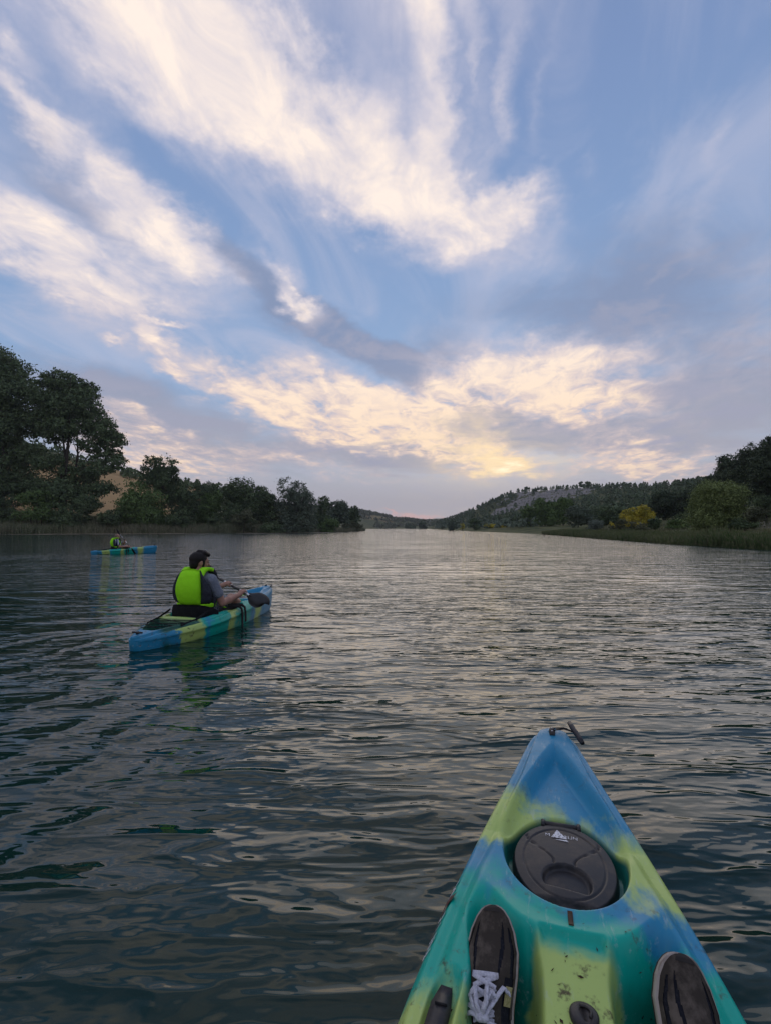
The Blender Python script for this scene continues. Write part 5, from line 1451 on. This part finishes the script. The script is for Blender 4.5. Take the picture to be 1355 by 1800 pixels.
    def on(t, v, up=0.0):
        a = np.interp(t, tt, np.arange(n0)); i = int(min(a, n0 - 2)); f = a - i
        b_ = (v + 1) / 2 * (n1 - 1); j = int(min(b_, n1 - 2)); g = b_ - j
        p = S2[i, j] * (1 - f) * (1 - g) + S2[i + 1, j] * f * (1 - g) + S2[i, j + 1] * (1 - f) * g + S2[i + 1, j + 1] * f * g
        return p + np.array([-.25 * up, 0, up])
    def lace(pts, w_=.0088):
        V, F2 = strap_mesh(pts, w_, .0024, (.35, 0, 1)); link('lace', np_mesh('lace', V, F2), LACE, root)
    lace([on(.605, v) for v in np.linspace(-.30, .30, 7)])
    rows = [.60, .54, .48, .42, .38]
    for i in range(4):
        for s in (1, -1):
            lace([on(rows[i] + (rows[i + 1] - rows[i]) * q, s * (-.27 + .54 * q), .0012 if s > 0 else 0) for q in np.linspace(0, 1, 7)])
    # bow: loops and loose ends falling to the sides
    kn = on(.40, 0, .006)
    for q in ([(.47, -.25, .010), (.56, -.50, .012), (.53, -.72, .008)], [(.46, .1, .016), (.545, .16, .013), (.50, .34, .012), (.42, .12, .010)], [(.45, -.05, .014), (.54, -.20, .012), (.50, -.34, .012), (.42, -.1, .010)],
              [(.45, .35, .010), (.46, .66, .008), (.44, .80, .006)], [(.42, .30, .014), (.41, .55, .012), (.37, .70, .010)], [(.48, -.12, .018), (.57, -.10, .014)], [(.37, -.4, .012), (.36, -.7, .010)]):
        p = [kn] + [on(t, v * -side, u) for t, v, u in q]
        f = []
        for p0, p1 in zip(p[:-1], p[1:]):
            for t in (0, .33, .66): f.append(p0 * (1 - t) + p1 * t + np.array([0, 0, .004 * math.sin(math.pi * t)]))
        f.append(p[-1]); lace(f, .0076)
    net('knot', [('cone', kn + (0, -.006, 0), kn + (0, .006, .002), .008, .008)], .003, LACE, root)
    return root
def place_shoe(o, k, d, y, z, pitch, yaw, roll):
    M = Matrix.LocRotScale(k.location, k.rotation_euler.to_quaternion(), None)
    o.matrix_world = M @ Matrix.Translation((KL / 2 - d, y, z)) @ Matrix.Rotation(yaw, 4, 'Z') @ Matrix.Rotation(-pitch, 4, 'Y') @ Matrix.Rotation(roll, 4, 'X')
s1 = shoe('left worn dark sneaker with tangled white laces, its sole against the kayak side', 1)
s2 = shoe('right worn dark sneaker with pale sole edge, only its toe in the picture', -1)
place_shoe(s1, own, 1.275, .150, .112, R(46), R(6), R(-14))
place_shoe(s2, own, 1.298, -.178, .112, R(52), R(-5), R(17))


# ---------------------------------------------------------------- thin evening haze over the valley
def haze():
    lo, hi = np.array([-1690., -890., -4.]), np.array([1690., 2390., 130.])
    V = np.array([(x, y, z) for x in (lo[0], hi[0]) for y in (lo[1], hi[1]) for z in (lo[2], hi[2])])
    F_ = [(0, 1, 3, 2), (4, 6, 7, 5), (0, 4, 5, 1), (2, 3, 7, 6), (0, 2, 6, 4), (1, 5, 7, 3)]
    m = bpy.data.materials.new('haze'); m.use_nodes = True
    b = NB(m.node_tree)
    v = b.new('ShaderNodeVolumePrincipled'); o = b.new('ShaderNodeOutputMaterial')
    v.inputs['Color'].default_value = (0.80, 0.86, 0.95, 1); v.inputs['Density'].default_value = 0.00016; v.inputs['Anisotropy'].default_value = 0.2
    b.nt.links.new(v.outputs[0], o.inputs['Volume'])
    tag(link('haze', np_mesh('haze', V, F_), m), kind='stuff')
haze()
